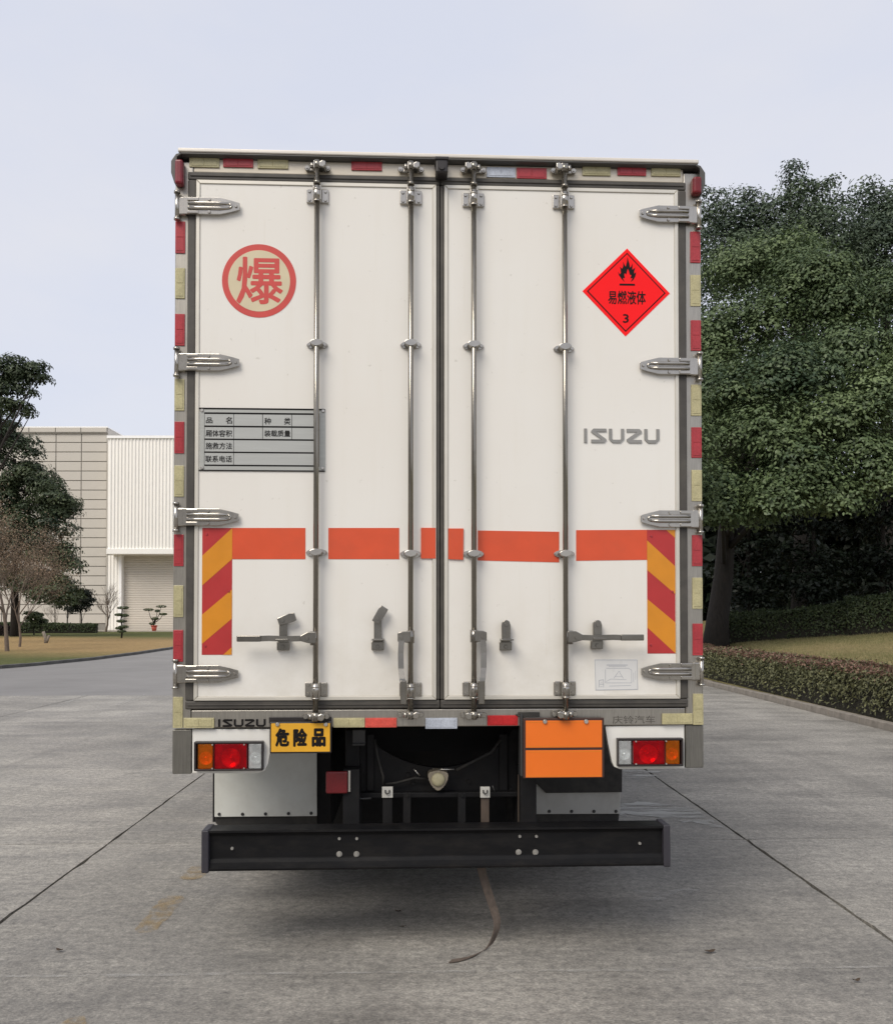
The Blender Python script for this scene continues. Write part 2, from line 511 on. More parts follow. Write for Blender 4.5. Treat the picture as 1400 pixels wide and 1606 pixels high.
def concrete_mat():
    m, nt, bs, out = new_mat('worn_concrete')
    v = coords(nt)
    big = ramp(nt, noise(nt, v, 0.42, 6, 0.6), 0.32, 0.68, (0.172, 0.165, 0.153, 1), (0.325, 0.311, 0.286, 1))
    streak = noise(nt, coords(nt, (0.75, 1.9, 1)), 1.3, 7, 0.66)
    c = mixc(nt, 0.75, big, ramp(nt, streak, 0.30, 0.72, (0.62, 0.62, 0.62, 1), (1.35, 1.35, 1.33, 1)), 'MULTIPLY')
    sp = noise(nt, v, 22, 6, 0.8)
    c = mixc(nt, 1.0, c, ramp(nt, sp, 0.33, 0.67, (0.60, 0.60, 0.61, 1), (1.40, 1.39, 1.36, 1)), 'MULTIPLY')
    fine = noise(nt, coords(nt, (0.8, 1.4, 1)), 85, 4, 0.8)
    c = mixc(nt, 1.0, c, ramp(nt, fine, 0.33, 0.67, (0.55, 0.55, 0.56, 1), (1.45, 1.44, 1.42, 1)), 'MULTIPLY')
    scr = noise(nt, coords(nt, (1.2, 9.0, 1)), 3.2, 6, 0.75)
    c = mixc(nt, 0.45, c, ramp(nt, scr, 0.36, 0.66, (0.72, 0.72, 0.72, 1), (1.28, 1.27, 1.25, 1)), 'MULTIPLY')
    # dark blotches (oil, tyre dirt) and pale worn laitance
    bl = ramp(nt, noise(nt, v, 1.7, 6, 0.72), 0.60, 0.74)
    c = mixc(nt, mathn(nt, 'MULTIPLY', bl, 0.45), c, (0.085, 0.080, 0.074))
    pl = ramp(nt, noise(nt, coords(nt, (0.8, 2.4, 1)), 2.3, 7, 0.7), 0.60, 0.76)
    c = mixc(nt, mathn(nt, 'MULTIPLY', pl, 0.40), c, (0.41, 0.385, 0.34))
    ty = ramp(nt, noise(nt, coords(nt, (3.2, 0.16, 1)), 1.0, 5, 0.6), 0.54, 0.72)
    c = mixc(nt, mathn(nt, 'MULTIPLY', ty, 0.30), c, (0.11, 0.105, 0.098))
    pit = ramp(nt, noise(nt, v, 70, 2, 0.5), 0.70, 0.76)
    c = mixc(nt, mathn(nt, 'MULTIPLY', pit, 0.5), c, (0.06, 0.056, 0.05))
    info = nd(nt, 'ShaderNodeObjectInfo')
    mr = nd(nt, 'ShaderNodeMapRange'); nt.links.new(info.outputs['Random'], mr.inputs['Value'])
    mr.inputs['To Min'].default_value = 0.90; mr.inputs['To Max'].default_value = 1.10
    cc = nd(nt, 'ShaderNodeCombineColor')
    for i in range(3): nt.links.new(mr.outputs[0], cc.inputs[i])
    c = mixc(nt, 1.0, c, cc.outputs[0], 'MULTIPLY')
    nt.links.new(c, bs.inputs['Base Color'])
    r = ramp(nt, streak, 0.3, 0.7, (0.55, 0.55, 0.55, 1), (0.85, 0.85, 0.85, 1))
    nt.links.new(r, bs.inputs['Roughness'])
    h = mathn(nt, 'ADD', mathn(nt, 'MULTIPLY', sp, 0.7), mathn(nt, 'MULTIPLY', fine, 0.5))
    bump(nt, bs, h, 0.7, 0.008)
    return m
M['concrete'] = concrete_mat()
M['joint'] = mat('joint_dirt', (0.030, 0.027, 0.023), 0.9, var=0.4, scale=20)
M['asphalt'] = mat('grey_road_surface', (0.20, 0.192, 0.184), 0.62, var=0.14, scale=0.5, dirt=(0.15, 0.146, 0.14), dirt_amt=0.5, dirt_scale=0.25, bmp=0.3, bscale=120, bdist=0.004)
M['kerb'] = mat('kerb_concrete', (0.24, 0.215, 0.185), 0.8, var=0.2, scale=5, dirt=(0.09, 0.08, 0.065), dirt_amt=0.6, dirt_scale=4, bmp=0.4, bscale=60, bdist=0.005)
M['kerb_dark'] = mat('kerb_weathered', (0.10, 0.098, 0.092), 0.8, var=0.25, scale=3, dirt=(0.22, 0.21, 0.2), dirt_amt=0.6, dirt_scale=1.2)

g = MB(); g.face([(-900, -900, -0.062), (900, -900, -0.062), (900, 900, -0.062), (-900, 900, -0.062)])
M['soil'] = mat('far_ground', (0.17, 0.155, 0.105), 0.95, var=0.25, scale=0.05, dirt=(0.10, 0.11, 0.055), dirt_amt=0.7, dirt_scale=0.02)
tag(g.build('ground', M['soil']), kind='structure')
g = MB(); g.face([tuple(yard(u, v, -0.050)) for u, v in ((-22.1, -14.1), (6.41, -14.1), (6.41, 46.1), (-2.2, 46.1), (-2.2, 17.91), (-22.1, 17.91))])
tag(g.build('yard_bed', M['joint']), kind='structure')

conc = tag(empty('concrete_yard'), kind='structure')
us = [-22.0, -15.5, -11.02, -6.6, -2.19, 2.30, 6.40]
vs_near = [-14.0, -8.5, -4.0, 0.2, 6.33, 13.4, 17.9]
vs_far = [24.5, 31.0, 38.0, 46.0]
def slab(u0, u1, v0, v1):
    rnd = random.Random(int(u0*100)*31 + int(v0*100))
    def edge(a, b, fix, horiz, gap):
        n = max(3, min(60, int(abs(b-a)/0.16))) if v0 < 14 else 6
        out = []
        for i in range(n):
            t = a + (b-a)*i/n
            j = gap + abs(rnd.gauss(0, 0.0035)) + (rnd.random() < 0.14)*rnd.uniform(0.003, 0.009)
            out.append((t, j))
        return out
    gl, gr = 0.005, 0.005
    if abs(u1-2.30) < .01 or abs(u0-2.30) < .01: pass
    pts = []
    gt = 0.0022
    for t, j in edge(u0+0.006, u1-0.006, v0, True, gt): pts.append((t, v0+min(j, 0.008)*0.8))
    for t, j in edge(v0+0.004, v1-0.004, u1, False, 0.008 if abs(u1-2.30) < .01 else 0.005): pts.append((u1-j, t))
    for t, j in edge(u1-0.006, u0+0.006, v1, True, gt): pts.append((t, v1-min(j, 0.008)*0.8))
    for t, j in edge(v1-0.004, v0+0.004, u0, False, 0.007 if abs(u0-2.30) < .01 else 0.005): pts.append((u0+j, t))
    mb = MB()
    top = [mb.bm.verts.new(yard(a, b, 0.0)) for a, b in pts]
    bot = [mb.bm.verts.new(yard(a, b, -0.055)) for a, b in pts]
    mb.bm.faces.new(top)
    for i in range(len(pts)):
        j = (i+1) % len(pts)
        mb.bm.faces.new((top[j], top[i], bot[i], bot[j]))
    mb.build('concrete_slab', M['concrete'], conc)
for i in range(len(us)-1):
    vv = vs_near + (vs_far if us[i] >= -2.2 else [])
    for j in range(len(vv)-1):
        slab(us[i], us[i+1], vv[j], vv[j+1])

# lawn edge on the left (measured kerb line)
KL = [(-60, 21.5), (-30, 22.6), (-17, 23.8), (-14.2, 24.9), (-13.2, 26.35), (-12.8, 28), (-12.4, 31.5), (-12.4, 36), (-12.7, 41.5), (-13.0, 60), (-13.2, 79)]
g = MB()
a = yard(-22, 17.91); b = yard(-2.195, 17.91); c = yard(-2.195, 95)
g.face([(a.x, a.y, -0.002), (b.x, b.y, -0.002), (c.x, c.y, -0.002), (-13.0, 95, -0.002)] + [(x, y, -0.002) for x, y in KL[::-1]] + [(-60, 17.5, -0.002)])
tag(g.build('road', M['asphalt']), kind='structure')

def lawn_mat(name, green, dry, fn):
    m, nt, bs, out = new_mat(name)
    v = coords(nt)
    n = noise(nt, v, 0.35, 6, 0.65)
    d = fn(nt, v, n)
    c = mixc(nt, d, green, dry)
    f = noise(nt, v, 5, 6, 0.8)
    c = mixc(nt, 0.9, c, ramp(nt, f, 0.3, 0.7, (0.6, 0.6, 0.6, 1), (1.35, 1.35, 1.3, 1)), 'MULTIPLY')
    f2 = noise(nt, v, 45, 4, 0.8)
    c = mixc(nt, 0.8, c, ramp(nt, f2, 0.3, 0.7, (0.6, 0.6, 0.6, 1), (1.35, 1.35, 1.3, 1)), 'MULTIPLY')
    nt.links.new(c, bs.inputs['Base Color'])
    bs.inputs['Roughness'].default_value = 0.9
    bs.inputs['Specular IOR Level'].default_value = 0.1
    bump(nt, bs, mathn(nt, 'ADD', f, f2), 0.8, 0.05)
    return m
def dry_left(nt, v, n):
    sep = nd(nt, 'ShaderNodeSeparateXYZ'); nt.links.new(v, sep.inputs[0])
    y = mathn(nt, 'ADD', sep.outputs[1], mathn(nt, 'MULTIPLY', n, 6.0))
    y = mathn(nt, 'ADD', y, mathn(nt, 'MULTIPLY', sep.outputs[0], 0.35))
    a = nd(nt, 'ShaderNodeMapRange'); a.inputs['From Min'].default_value = 28.5; a.inputs['From Max'].default_value = 36
    nt.links.new(y, a.inputs['Value'])
    b = nd(nt, 'ShaderNodeMapRange'); b.inputs['From Min'].default_value = 58; b.inputs['From Max'].default_value = 50
    nt.links.new(y, b.inputs['Value'])
    return mathn(nt, 'MULTIPLY', a.outputs[0], b.outputs[0])
def dry_right(nt, v, n):
    return ramp(nt, n, 0.35, 0.65)
M['lawn_left'] = lawn_mat('lawn_left', (0.115, 0.125, 0.050), (0.36, 0.25, 0.125), dry_left)
M['lawn_right'] = lawn_mat('lawn_right', (0.17, 0.17, 0.072), (0.30, 0.24, 0.13), dry_right)

g = MB()
kl_in = [(x-0.13, y+0.06) for x, y in KL]
g.face([(x, y, 0.085) for x, y in kl_in] + [(-60, 79, 0.085)])
tag(g.build('lawn', M['lawn_left']), kind='structure')
g = MB(); g.box(-60, -13.0, 79.2, 85.9, -0.04, 0.13)
M['pave'] = mat('pale_pavement', (0.38, 0.34, 0.28), 0.8, var=0.1, scale=1)
tag(g.build('pavement', M['pave']), kind='structure')

def kerb_run(name, pts, width, h, step, m, seed):
    root = tag(empty(name), kind='structure')
    rnd = random.Random(seed)
    P2 = [Vector((x, y, 0)) for x, y in pts]
    L = [0]
    for a, b in zip(P2, P2[1:]): L.append(L[-1] + (b-a).length)
    def pos(s):
        for i in range(len(P2)-1):
            if s <= L[i+1] or i == len(P2)-2:
                return P2[i].lerp(P2[i+1], (s-L[i])/(L[i+1]-L[i]))
    s = 0
    while s + step <= L[-1]:
        a, b = pos(s+0.006), pos(s+step-0.006)
        d = (b-a); ang = atan2(d.y, d.x)
        mb = MB().box(0, d.length, 0, width, -0.05, h + rnd.uniform(-0.006, 0.006), 0.012, 2)
        o = mb.build('kerb_stone', m, root, loc=(a.x, a.y, 0), rz=ang + rnd.uniform(-0.004, 0.004))
        s += step
    return root
kerb_run('kerb', KL[1:-1], 0.13, 0.10, 1.0, M['kerb_dark'], 3)
kr = [yard(6.42, v) for v in (44, 2)]
kerb_run('kerb', [(p.x, p.y) for p in kr], 0.13, 0.105, 1.0, M['kerb'], 4)

def rz_(X, Y):
    t = min(1, max(0, (X-6.9)/2.2)); t = t*t*(3-2*t)
    u = max(0, X-8)
    return 0.07 + 0.48*t + 0.1*min(u, 9) + 0.006*max(0, Y-14) + 0.03*sin(X*0.9+Y*0.4)*t
g = MB(); grid = []
XS = [5.2, 5.8, 6.3, 6.6, 7.0, 7.4, 7.9, 8.4, 9, 9.6, 10.3, 11, 12, 13, 14, 16, 19, 24, 32, 60]
YS = [-6, 0, 4, 7, 9, 11, 13, 15, 17, 19, 21, 23, 25, 27, 29, 32, 36, 42, 50, 65, 90]
for Y in YS:
    row = []
    for X in XS:
        xx = X
        lim = 6.55 - 0.0271*Y
        if X == 5.2: xx = lim
        elif X < 7.0: xx = lim + (X-5.2)/(7.0-5.2)*(7.0-lim)
        row.append(g.bm.verts.new((xx, Y, rz_(xx, Y))))
    grid.append(row)
for i in range(len(YS)-1):
    for j in range(len(XS)-1):
        f = g.bm.faces.new((grid[i][j], grid[i][j+1], grid[i+1][j+1], grid[i+1][j])); f.smooth = True
tag(g.build('lawn', M['lawn_right']), kind='structure')

# ------------------------------------------------------------------ foliage
def leaf_mat(name, dark, light, rough=0.5, trans=0.18):
    m, nt, bs, out = new_mat(name)
    at_ = nd(nt, 'ShaderNodeAttribute', attribute_name='tone')
    c = ramp(nt, at_.outputs['Fac'], 0.0, 1.0, (*dark, 1), (*light, 1))
    nt.links.new(c, bs.inputs['Base Color'])
    bs.inputs['Roughness'].default_value = rough
    bs.inputs['Specular IOR Level'].default_value = 0.35
    tr = nd(nt, 'ShaderNodeBsdfTranslucent'); nt.links.new(c, tr.inputs['Color'])
    mx = nd(nt, 'ShaderNodeMixShader'); mx.inputs[0].default_value = trans
    nt.links.new(bs.outputs[0], mx.inputs[1]); nt.links.new(tr.outputs[0], mx.inputs[2])
    nt.links.new(mx.outputs[0], out.inputs[0])
    return m
M['leaf_fig'] = leaf_mat('fig_leaves', (0.038, 0.068, 0.034), (0.170, 0.225, 0.098))
M['leaf_back'] = leaf_mat('back_tree_leaves', (0.038, 0.060, 0.044), (0.115, 0.155, 0.088))
M['leaf_dark'] = leaf_mat('dark_painted_shade_leaves', (0.006, 0.010, 0.007), (0.018, 0.028, 0.014))  # near-black: canopy shade put into the colour; also the dark shrub
M['leaf_ever'] = leaf_mat('evergreen_leaves', (0.026, 0.042, 0.024), (0.095, 0.122, 0.058))
M['leaf_brown'] = leaf_mat('dry_leaves', (0.17, 0.12, 0.085), (0.40, 0.30, 0.21), 0.7)
M['leaf_hedge'] = leaf_mat('hedge_leaves', (0.060, 0.066, 0.030), (0.24, 0.24, 0.12))
M['leaf_hedge_red'] = leaf_mat('hedge_tip_leaves', (0.11, 0.055, 0.046), (0.29, 0.18, 0.125))
M['leaf_mid'] = leaf_mat('mid_green_leaves', (0.030, 0.050, 0.020), (0.10, 0.125, 0.05))
M['leaf_purple'] = leaf_mat('purple_hedge_leaves', (0.030, 0.020, 0.020), (0.085, 0.055, 0.050))
M['grass_blade'] = leaf_mat('grass_blades', (0.15, 0.15, 0.06), (0.34, 0.285, 0.15), 0.7)
M['bark'] = mat('bark_dark', (0.019, 0.015, 0.012), 0.9, var=0.35, scale=6, stretch=(3, 3, 0.6), bmp=0.8, bscale=18, bdist=0.03)
M['bark_pale'] = mat('bark_pale', (0.20, 0.17, 0.14), 0.9, var=0.3, scale=8, stretch=(3, 3, 0.7), bmp=0.6, bscale=25, bdist=0.02)
M['twig'] = mat('twig_bark', (0.15, 0.115, 0.09), 0.9, var=0.25, scale=10)

def unit(n, r):
    v = r.normal(size=(n, 3)); return v/np.linalg.norm(v, axis=1, keepdims=True)

def leaf_mesh(name, pts, nrm, size, tone, m, aspect=0.5, seed=0):
    r = np.random.default_rng(seed + 11)
    n = len(pts)
    t = unit(n, r)
    t -= nrm*(t*nrm).sum(1, keepdims=True)
    t /= np.linalg.norm(t, axis=1, keepdims=True) + 1e-9
    b = np.cross(nrm, t)
    s = np.asarray(size).reshape(-1, 1)*np.ones((n, 1))
    co = np.empty((n, 4, 3), np.float32)
    co[:, 0] = pts - t*s*0.5
    co[:, 1] = pts + b*s*aspect*0.5 + nrm*s*0.10
    co[:, 2] = pts + t*s*0.5 - nrm*s*0.08
    co[:, 3] = pts - b*s*aspect*0.5 + nrm*s*0.10
    me = bpy.data.meshes.new(name)
    me.vertices.add(4*n); me.vertices.foreach_set('co', co.reshape(-1))
    me.loops.add(4*n); me.loops.foreach_set('vertex_index', np.arange(4*n, dtype=np.int32))
    me.polygons.add(n); me.polygons.foreach_set('loop_start', np.arange(0, 4*n, 4, dtype=np.int32))
    a = me.attributes.new('tone', 'FLOAT', 'FACE')
    a.data.foreach_set('value', np.clip(tone, 0, 1).astype(np.float32))
    me.update(calc_edges=True)
    me.materials.append(m)
    return me

def clumps(blobs, r, per=100, rc=(0.45, 0.95), flat=0.7, shell=0.55, dome=False):
    """leaf clumps spread through a set of ellipsoids -> points, normals, tones"""
    Ps, Ns, Ts = [], [], []
    for bb_ in blobs:
        c, rad, n = bb_[:3]; rs_ = bb_[3] if len(bb_) > 3 else 1.0; bt = r.normal()*0.13
        d = unit(n, r)
        if dome:
            d[:, 2] = np.where(d[:, 2] < -0.5, -d[:, 2]*0.8, d[:, 2]); d[:, 1] = np.where(d[:, 1] > 0.5, -d[:, 1], d[:, 1])
        q = (shell + (1-shell)*r.random((n, 1)))
        cc = np.array(c) + d*np.array(rad)*q
        for k in range(n):
            R_ = r.uniform(*rc)*rs_
            m_ = max(12, int(per*(R_/rc[1])**2))
            e = unit(m_, r)
            e[:, 2] = np.where(e[:, 2] < -0.25, -e[:, 2]*0.8, e[:, 2])
            ph = r.random(3)*6.28
            lump = 1 + 0.16*np.sin(e[:, :1]*5+ph[0]) + 0.16*np.sin(e[:, 1:2]*5+ph[1]) + 0.12*np.sin(e[:, 2:3]*7+ph[2])
            p = cc[k] + e*np.array([R_, R_, R_*flat])*lump*(0.72 + 0.28*np.sqrt(r.random((m_, 1))))
            nn = e*1.0 + np.array([0, 0, 0.35]) + r.normal(size=(m_, 3))*0.27
            nn /= np.linalg.norm(nn, axis=1, keepdims=True)
            Ps.append(p); Ns.append(nn)
            Ts.append(0.5 + bt + r.normal()*0.14 + r.normal(size=m_)*0.11)
    return np.concatenate(Ps), np.concatenate(Ns), np.concatenate(Ts)

def limbs(mb, base, top, r0, targets, rnd, n=8, rb=0.35):
    base, top = Vector(base), Vector(top)
    pts, rs = [], []
    for i in range(7):
        t = i/6
        p = base.lerp(top, t) + Vector((rnd.gauss(0, 0.05), rnd.gauss(0, 0.05), 0))*(t > 0)*(top-base).length*0.12
        pts.append(p); rs.append(r0*(1.25 if i == 0 else 1-0.62*t))
    mb.tube(pts, rs, 12)
    for tgt in targets:
        tgt = Vector(tgt)
        s = rnd.uniform(0.35, 0.95)
        k = int(s*6); a = pts[k].lerp(pts[min(6, k+1)], s*6-k)
        r1 = rs[k]*rb*rnd.uniform(0.8, 1.2)
        L = (tgt-a).length
        mid = a.lerp(tgt, 0.5) + Vector((rnd.gauss(0, 0.08), rnd.gauss(0, 0.08), 0.10))*L
        q = [a, a.lerp(mid, 0.5) + Vector((0, 0, 0.03*L)), mid, mid.lerp(tgt, 0.5), tgt]
        mb.tube(q, [r1, r1*0.85, r1*0.65, r1*0.45, r1*0.15], n)

def leafy_tree(name, label, base, trunk_top, r0, blobs, leaf, msize, m, seed, bark='bark', per=100, rc=(0.45, 0.95), group=None, cat='tree', aspect=0.5, nlimb=14, flat=0.7, shell=0.55, dome=False):
    r = np.random.default_rng(seed); rnd = random.Random(seed)
    root = tag(empty(name, base), label, cat, group)
    b0 = np.array(base)
    pts, nn, tn = clumps(blobs, r, per, rc, flat, shell, dome)
    me = leaf_mesh('crown', pts - b0, nn, leaf*(0.75 + 0.5*r.random(len(pts))), tn, m, aspect, seed)
    link('crown', me, root)
    mb = MB()
    tg = []
    for _ in range(nlimb):
        c, rad, n = blobs[rnd.randrange(len(blobs))][:3]
        d = unit(1, r)[0]
        tg.append(Vector(np.array(c) + d*np.array(rad)*0.75 - b0))
    limbs(mb, (0, 0, -0.15), Vector(trunk_top) - Vector(base), r0, tg, rnd)
    mb.build('trunk', M[bark], root)
    return root, len(pts)

def px_blob(px, py, D, rx, ry, n, rs=1.0, ry_d=None):
    c = at(px, py, D); k = D/F
    return ((c.x, c.y, c.z), (rx*k, (ry_d if ry_d else min(rx, ry)*k), ry*k), n, rs)

NL = 0
# --- the big fig tree to the right of the truck
tb = (at(1120, 1010, 27).x, 27.0, rz_(8.1, 27) - 0.05)
blobs = [px_blob(*b) for b in [
    (1110, 690, 25.5, 40, 50, 12), (1160, 640, 24.5, 46, 46, 13), (1235, 610, 24, 62, 46, 16), (1190, 715, 23.6, 50, 42, 14), (1235, 765, 23.4, 34, 38, 10),
    (1290, 690, 23.4, 52, 48, 14), (1352, 745, 23.2, 40, 34, 10), (1375, 655, 23.4, 52, 60, 16), (1330, 580, 24.5, 44, 40, 11), (1410, 770, 23, 40, 26, 8), (1440, 600, 24, 50, 80, 18),
    (1120, 775, 24.4, 36, 34, 9), (1160, 800, 24.6, 28, 26, 6), (1292, 775, 24, 26, 22, 5), (1095, 590, 27, 46, 50, 12),
    (1150, 545, 27, 50, 40, 13), (1210, 515, 26.4, 44, 36, 11), (1270, 470, 26.2, 58, 46, 17), (1310, 510, 26, 40, 34, 9), (1225, 425, 27.5, 55, 34, 13), (1165, 455, 28.5, 48, 40, 12),
    (1395, 500, 26, 50, 50, 13), (1060, 600, 29, 60, 120, 22), (1000, 620, 31, 80, 140, 24), (1500, 620, 27, 70, 140, 24),
    (1108, 806, 24.2, 32, 26, 11), (1160, 818, 24.4, 34, 22, 10), (1222, 800, 23.2, 34, 26, 10), (1300, 800, 23.4, 26, 18, 6), (1000, 760, 22.5, 90, 40, 22), (1040, 700, 22.5, 50, 60, 16), (960, 640, 23, 90, 80, 24), (1250, 640, 28.5, 130, 120, 22), (1180, 700, 29, 90, 90, 16), (1380, 680, 29, 100, 110, 20)]]  # last row includes added unseen boughs behind the truck, blocking sun under the canopy
o, n = leafy_tree('fig_tree', 'broad green fig tree with thick dark trunk just right of the truck', tb, tuple(at(1150, 640, 27.5)), 0.36, blobs, 0.115, 1, M['leaf_fig'], 21, per=560, rc=(0.55, 1.0), aspect=0.55, nlimb=18, flat=1.0, shell=0.68, dome=True, group='big trees right of the truck'); NL += n
# --- taller trees behind it
tb = (at(1255, 960, 34).x, 34.0, rz_(13.0, 34) - 0.1)
blobs = [px_blob(*b) for b in [
    (1244, 282, 34, 13, 26, 16, .4), (1246, 318, 34, 26, 30, 22, .55), (1235, 375, 34, 50, 40, 20), (1286, 302, 34, 15, 16, 12, .4), (1282, 335, 34, 26, 26, 18, .6), (1305, 290, 34, 10, 8, 5, .35), (1205, 345, 34, 26, 26, 14, .6), (1178, 318, 34, 16, 14, 10, .45), (1165, 355, 34.5, 36, 34, 18, .7),
    (1128, 318, 35, 12, 16, 9, .4), (1135, 352, 35, 30, 32, 14, .7), (1100, 312, 35, 10, 14, 6, .4), (1105, 355, 35, 26, 36, 12, .7), (1290, 390, 33.5, 60, 45, 26), (1180, 420, 34, 60, 50, 26), (1110, 440, 35, 50, 60, 26), (1320, 450, 34, 60, 50, 26),
    (1240, 520, 35, 100, 70, 40), (1150, 600, 36, 90, 90, 40), (1290, 640, 36, 110, 100, 44)]]
o, n = leafy_tree('tall_tree', 'tall dark green tree whose narrow top spire rises highest behind the fig tree', tb, tuple(at(1250, 420, 34)), 0.33, blobs, 0.14, 1, M['leaf_back'], 22, per=330, rc=(0.6, 1.25), flat=0.85, aspect=0.5, nlimb=16, group='big trees right of the truck'); NL += n
tb = (at(1390, 960, 35).x, 35.0, rz_(17, 35) - 0.1)
blobs = [px_blob(*b) for b in [
    (1356, 300, 35, 16, 16, 12, .4), (1350, 335, 35, 30, 26, 16, .6), (1345, 385, 35, 46, 36, 18, .9), (1392, 318, 35, 22, 18, 14, .5), (1400, 355, 35, 36, 34, 18, .8), (1325, 322, 35, 12, 10, 6, .4), (1450, 350, 35, 60, 60, 26), (1390, 410, 34.5, 70, 50, 30), (1360, 480, 36, 70, 70, 30),
    (1420, 560, 36, 90, 110, 44), (1500, 500, 36, 80, 140, 40), (1380, 700, 37, 120, 100, 40)]]
o, n = leafy_tree('tall_tree', 'tall dark green tree at the right edge of the photo, behind the fig tree', tb, tuple(at(1390, 430, 35)), 0.33, blobs, 0.14, 1, M['leaf_back'], 23, per=330, rc=(0.6, 1.25), flat=0.85, aspect=0.5, nlimb=14, group='big trees right of the truck'); NL += n
# --- added near-black trees paint the deep shade behind the trunks
for k, (px, D, seed, lab) in enumerate([(1175, 30.5, 31, 'added near-black shrub tree painting the shade just right of the thick fig trunk'),
                                   (1275, 30, 32, 'added near-black shrub tree painting the shade behind the left end of the dark hedge'),
                                   (1385, 29.5, 33, 'added near-black shrub tree painting the shade at the right edge above the dark hedge')]):
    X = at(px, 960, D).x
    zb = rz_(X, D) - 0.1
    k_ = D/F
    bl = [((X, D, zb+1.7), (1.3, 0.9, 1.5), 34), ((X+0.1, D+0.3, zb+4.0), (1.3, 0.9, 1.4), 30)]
    o, n = leafy_tree('painted_shade_tree', lab, (X, D, zb), (X, D, zb+4.5), 0.12, bl, 0.17, 1, M['leaf_dark'], seed, per=120, rc=(0.4, 0.7), nlimb=8, group='added painted-shade trees under the canopy', shell=0.3); NL += n
r = np.random.default_rng(77)
n = 90000
wx = 4.0 + r.random(n)*44; wx += r.normal(size=n)*0.8
top = 11.5 + 3.0*np.sin(wx*0.43+1) + 1.8*np.sin(wx*1.07) + 1.0*np.sin(wx*2.3+2)
top *= np.clip((wx-2.5)/7, 0.12, 1)**0.6*np.clip((50-wx)/8, 0.1, 1)**0.6
wz = 0.2 + np.minimum(r.random(n)**0.9, 1)*top + r.normal(size=n)*0.35; wy = 47 + 2.2*np.sin(wx*1.3) + 1.5*np.sin(wz*1.1+wx) + r.random(n)*3.0
wz = np.maximum(wz, 0.05)
nn = unit(n, r) + np.array([0, -0.7, 0.3]); nn /= np.linalg.norm(nn, axis=1, keepdims=True)
tag(link('woodland', leaf_mesh('woodland', np.stack([wx, wy, wz], 1), nn, 0.72*(0.7+0.6*r.random(n)), 0.45+0.2*r.normal(size=n), M['leaf_dark'], 0.6, 77)), 'dark wood far behind the big trees on the right', 'woodland', kind='stuff')  # near-black colour paints the gaps between the trees as shade

# --- hedges
def hedge(name, label, boxes, leaf, density, m, seed, red=None, group=None, core=None, rag=0.05, tone_top=0.15):
    """boxes: (p0, p1, width, z0, z1) runs; leaves on every face, a dark twiggy core inside"""
    r = np.random.default_rng(seed)
    root = tag(empty(name, boxes[0][0]), label, 'hedge', group)
    o0 = np.array(boxes[0][0])
    Ps, Ns, Ts, Rs = [], [], [], []
    mb = MB()
    for (p0, p1, w, h0, h1) in boxes:
        p0, p1 = np.array(p0, float), np.array(p1, float)
        d = p1 - p0; L = np.linalg.norm(d[:2]); t = d/L; nrm = np.array([-t[1], t[0], 0]); nrm /= np.linalg.norm(nrm)
        for face, area in (('a', L*h0), ('b', L*h0), ('top', L*w), ('e0', w*h0), ('e1', w*h0)):
            n = int(area*density)
            s = r.random(n); u = r.random(n); depth = np.abs(r.normal(size=n))*0.07
            hh = h0 + (h1-h0)*s
            lump = rag*(np.sin(s*L*2.3)*0.5 + np.sin(s*L*5.1+1.3)*0.35 + np.sin(s*L*11.7)*0.2) + r.normal(size=n)*rag*0.45
            base = p0 + d*s[:, None]
            if face in 'ab':
                sg = 1 if face == 'a' else -1
                z = np.sqrt(u)*0.97*hh + 0.03
                rnd_ = np.clip((z/hh-0.75)/0.25, 0, 1)**2*0.10
                p = base + nrm*(sg*(w/2 - depth - rnd_ + lump*0.7))[:, None]; p[:, 2] += z
                nn = nrm*sg + r.normal(size=(n, 3))*0.55 + np.array([0, 0, 0.45])
                rs = (z/hh > 0.95 + r.normal(size=n)*0.05)
            elif face == 'top':
                p = base + nrm*((u-0.5)*w)[:, None]; p[:, 2] += hh - depth + lump
                nn = np.array([0, 0, 1.0]) + r.normal(size=(n, 3))*0.6
                rs = r.random(n) < 0.6
            else:
                e = p0 if face == 'e0' else p1; sg = -1 if face == 'e0' else 1
                z = np.sqrt(s)*hh
                p = e + nrm*((u-0.5)*w)[:, None] - t*(sg*depth)[:, None]; p[:, 2] += z
                nn = t*sg + r.normal(size=(n, 3))*0.5 + np.array([0, 0, 0.4])
                rs = (z/hh > 0.88)
            nn = nn/np.linalg.norm(nn, axis=1, keepdims=True)
            Ps.append(p); Ns.append(nn); Rs.append(rs)
            Ts.append(0.45 + r.normal(size=n)*0.23)
        a, b = p0 - o0, p1 - o0
        hw = nrm*(w/2-0.10)
        q = [a-hw, a+hw, b+hw, b-hw]
        v0 = [mb.bm.verts.new(Vector(x)) for x in q]
        v1 = [mb.bm.verts.new(Vector(x) + Vector((0, 0, (h0 if i in (0, 1) else h1)-0.10))) for i, x in enumerate(q)]
        mb.bm.faces.new(v1)
        for i in range(4):
            j = (i+1) % 4
            mb.bm.faces.new((v0[i], v0[j], v1[j], v1[i]))
    P_, N_, T_, R_ = (np.concatenate(x) for x in (Ps, Ns, Ts, Rs))
    P_ = P_ - o0
    sz = leaf*(0.7 + 0.6*r.random(len(P_)))
    if red:
        k = R_
        link('foliage', leaf_mesh('foliage', P_[~k], N_[~k], sz[~k], T_[~k], m, 0.45, seed), root)
        link('tip_foliage', leaf_mesh('tip_foliage', P_[k], N_[k], sz[k], T_[k], red, 0.45, seed+1), root)
    else:
        link('foliage', leaf_mesh('foliage', P_, N_, sz, T_, m, 0.45, seed), root)
    mb.build('branches', core or M['leaf_core'], root)
    return root
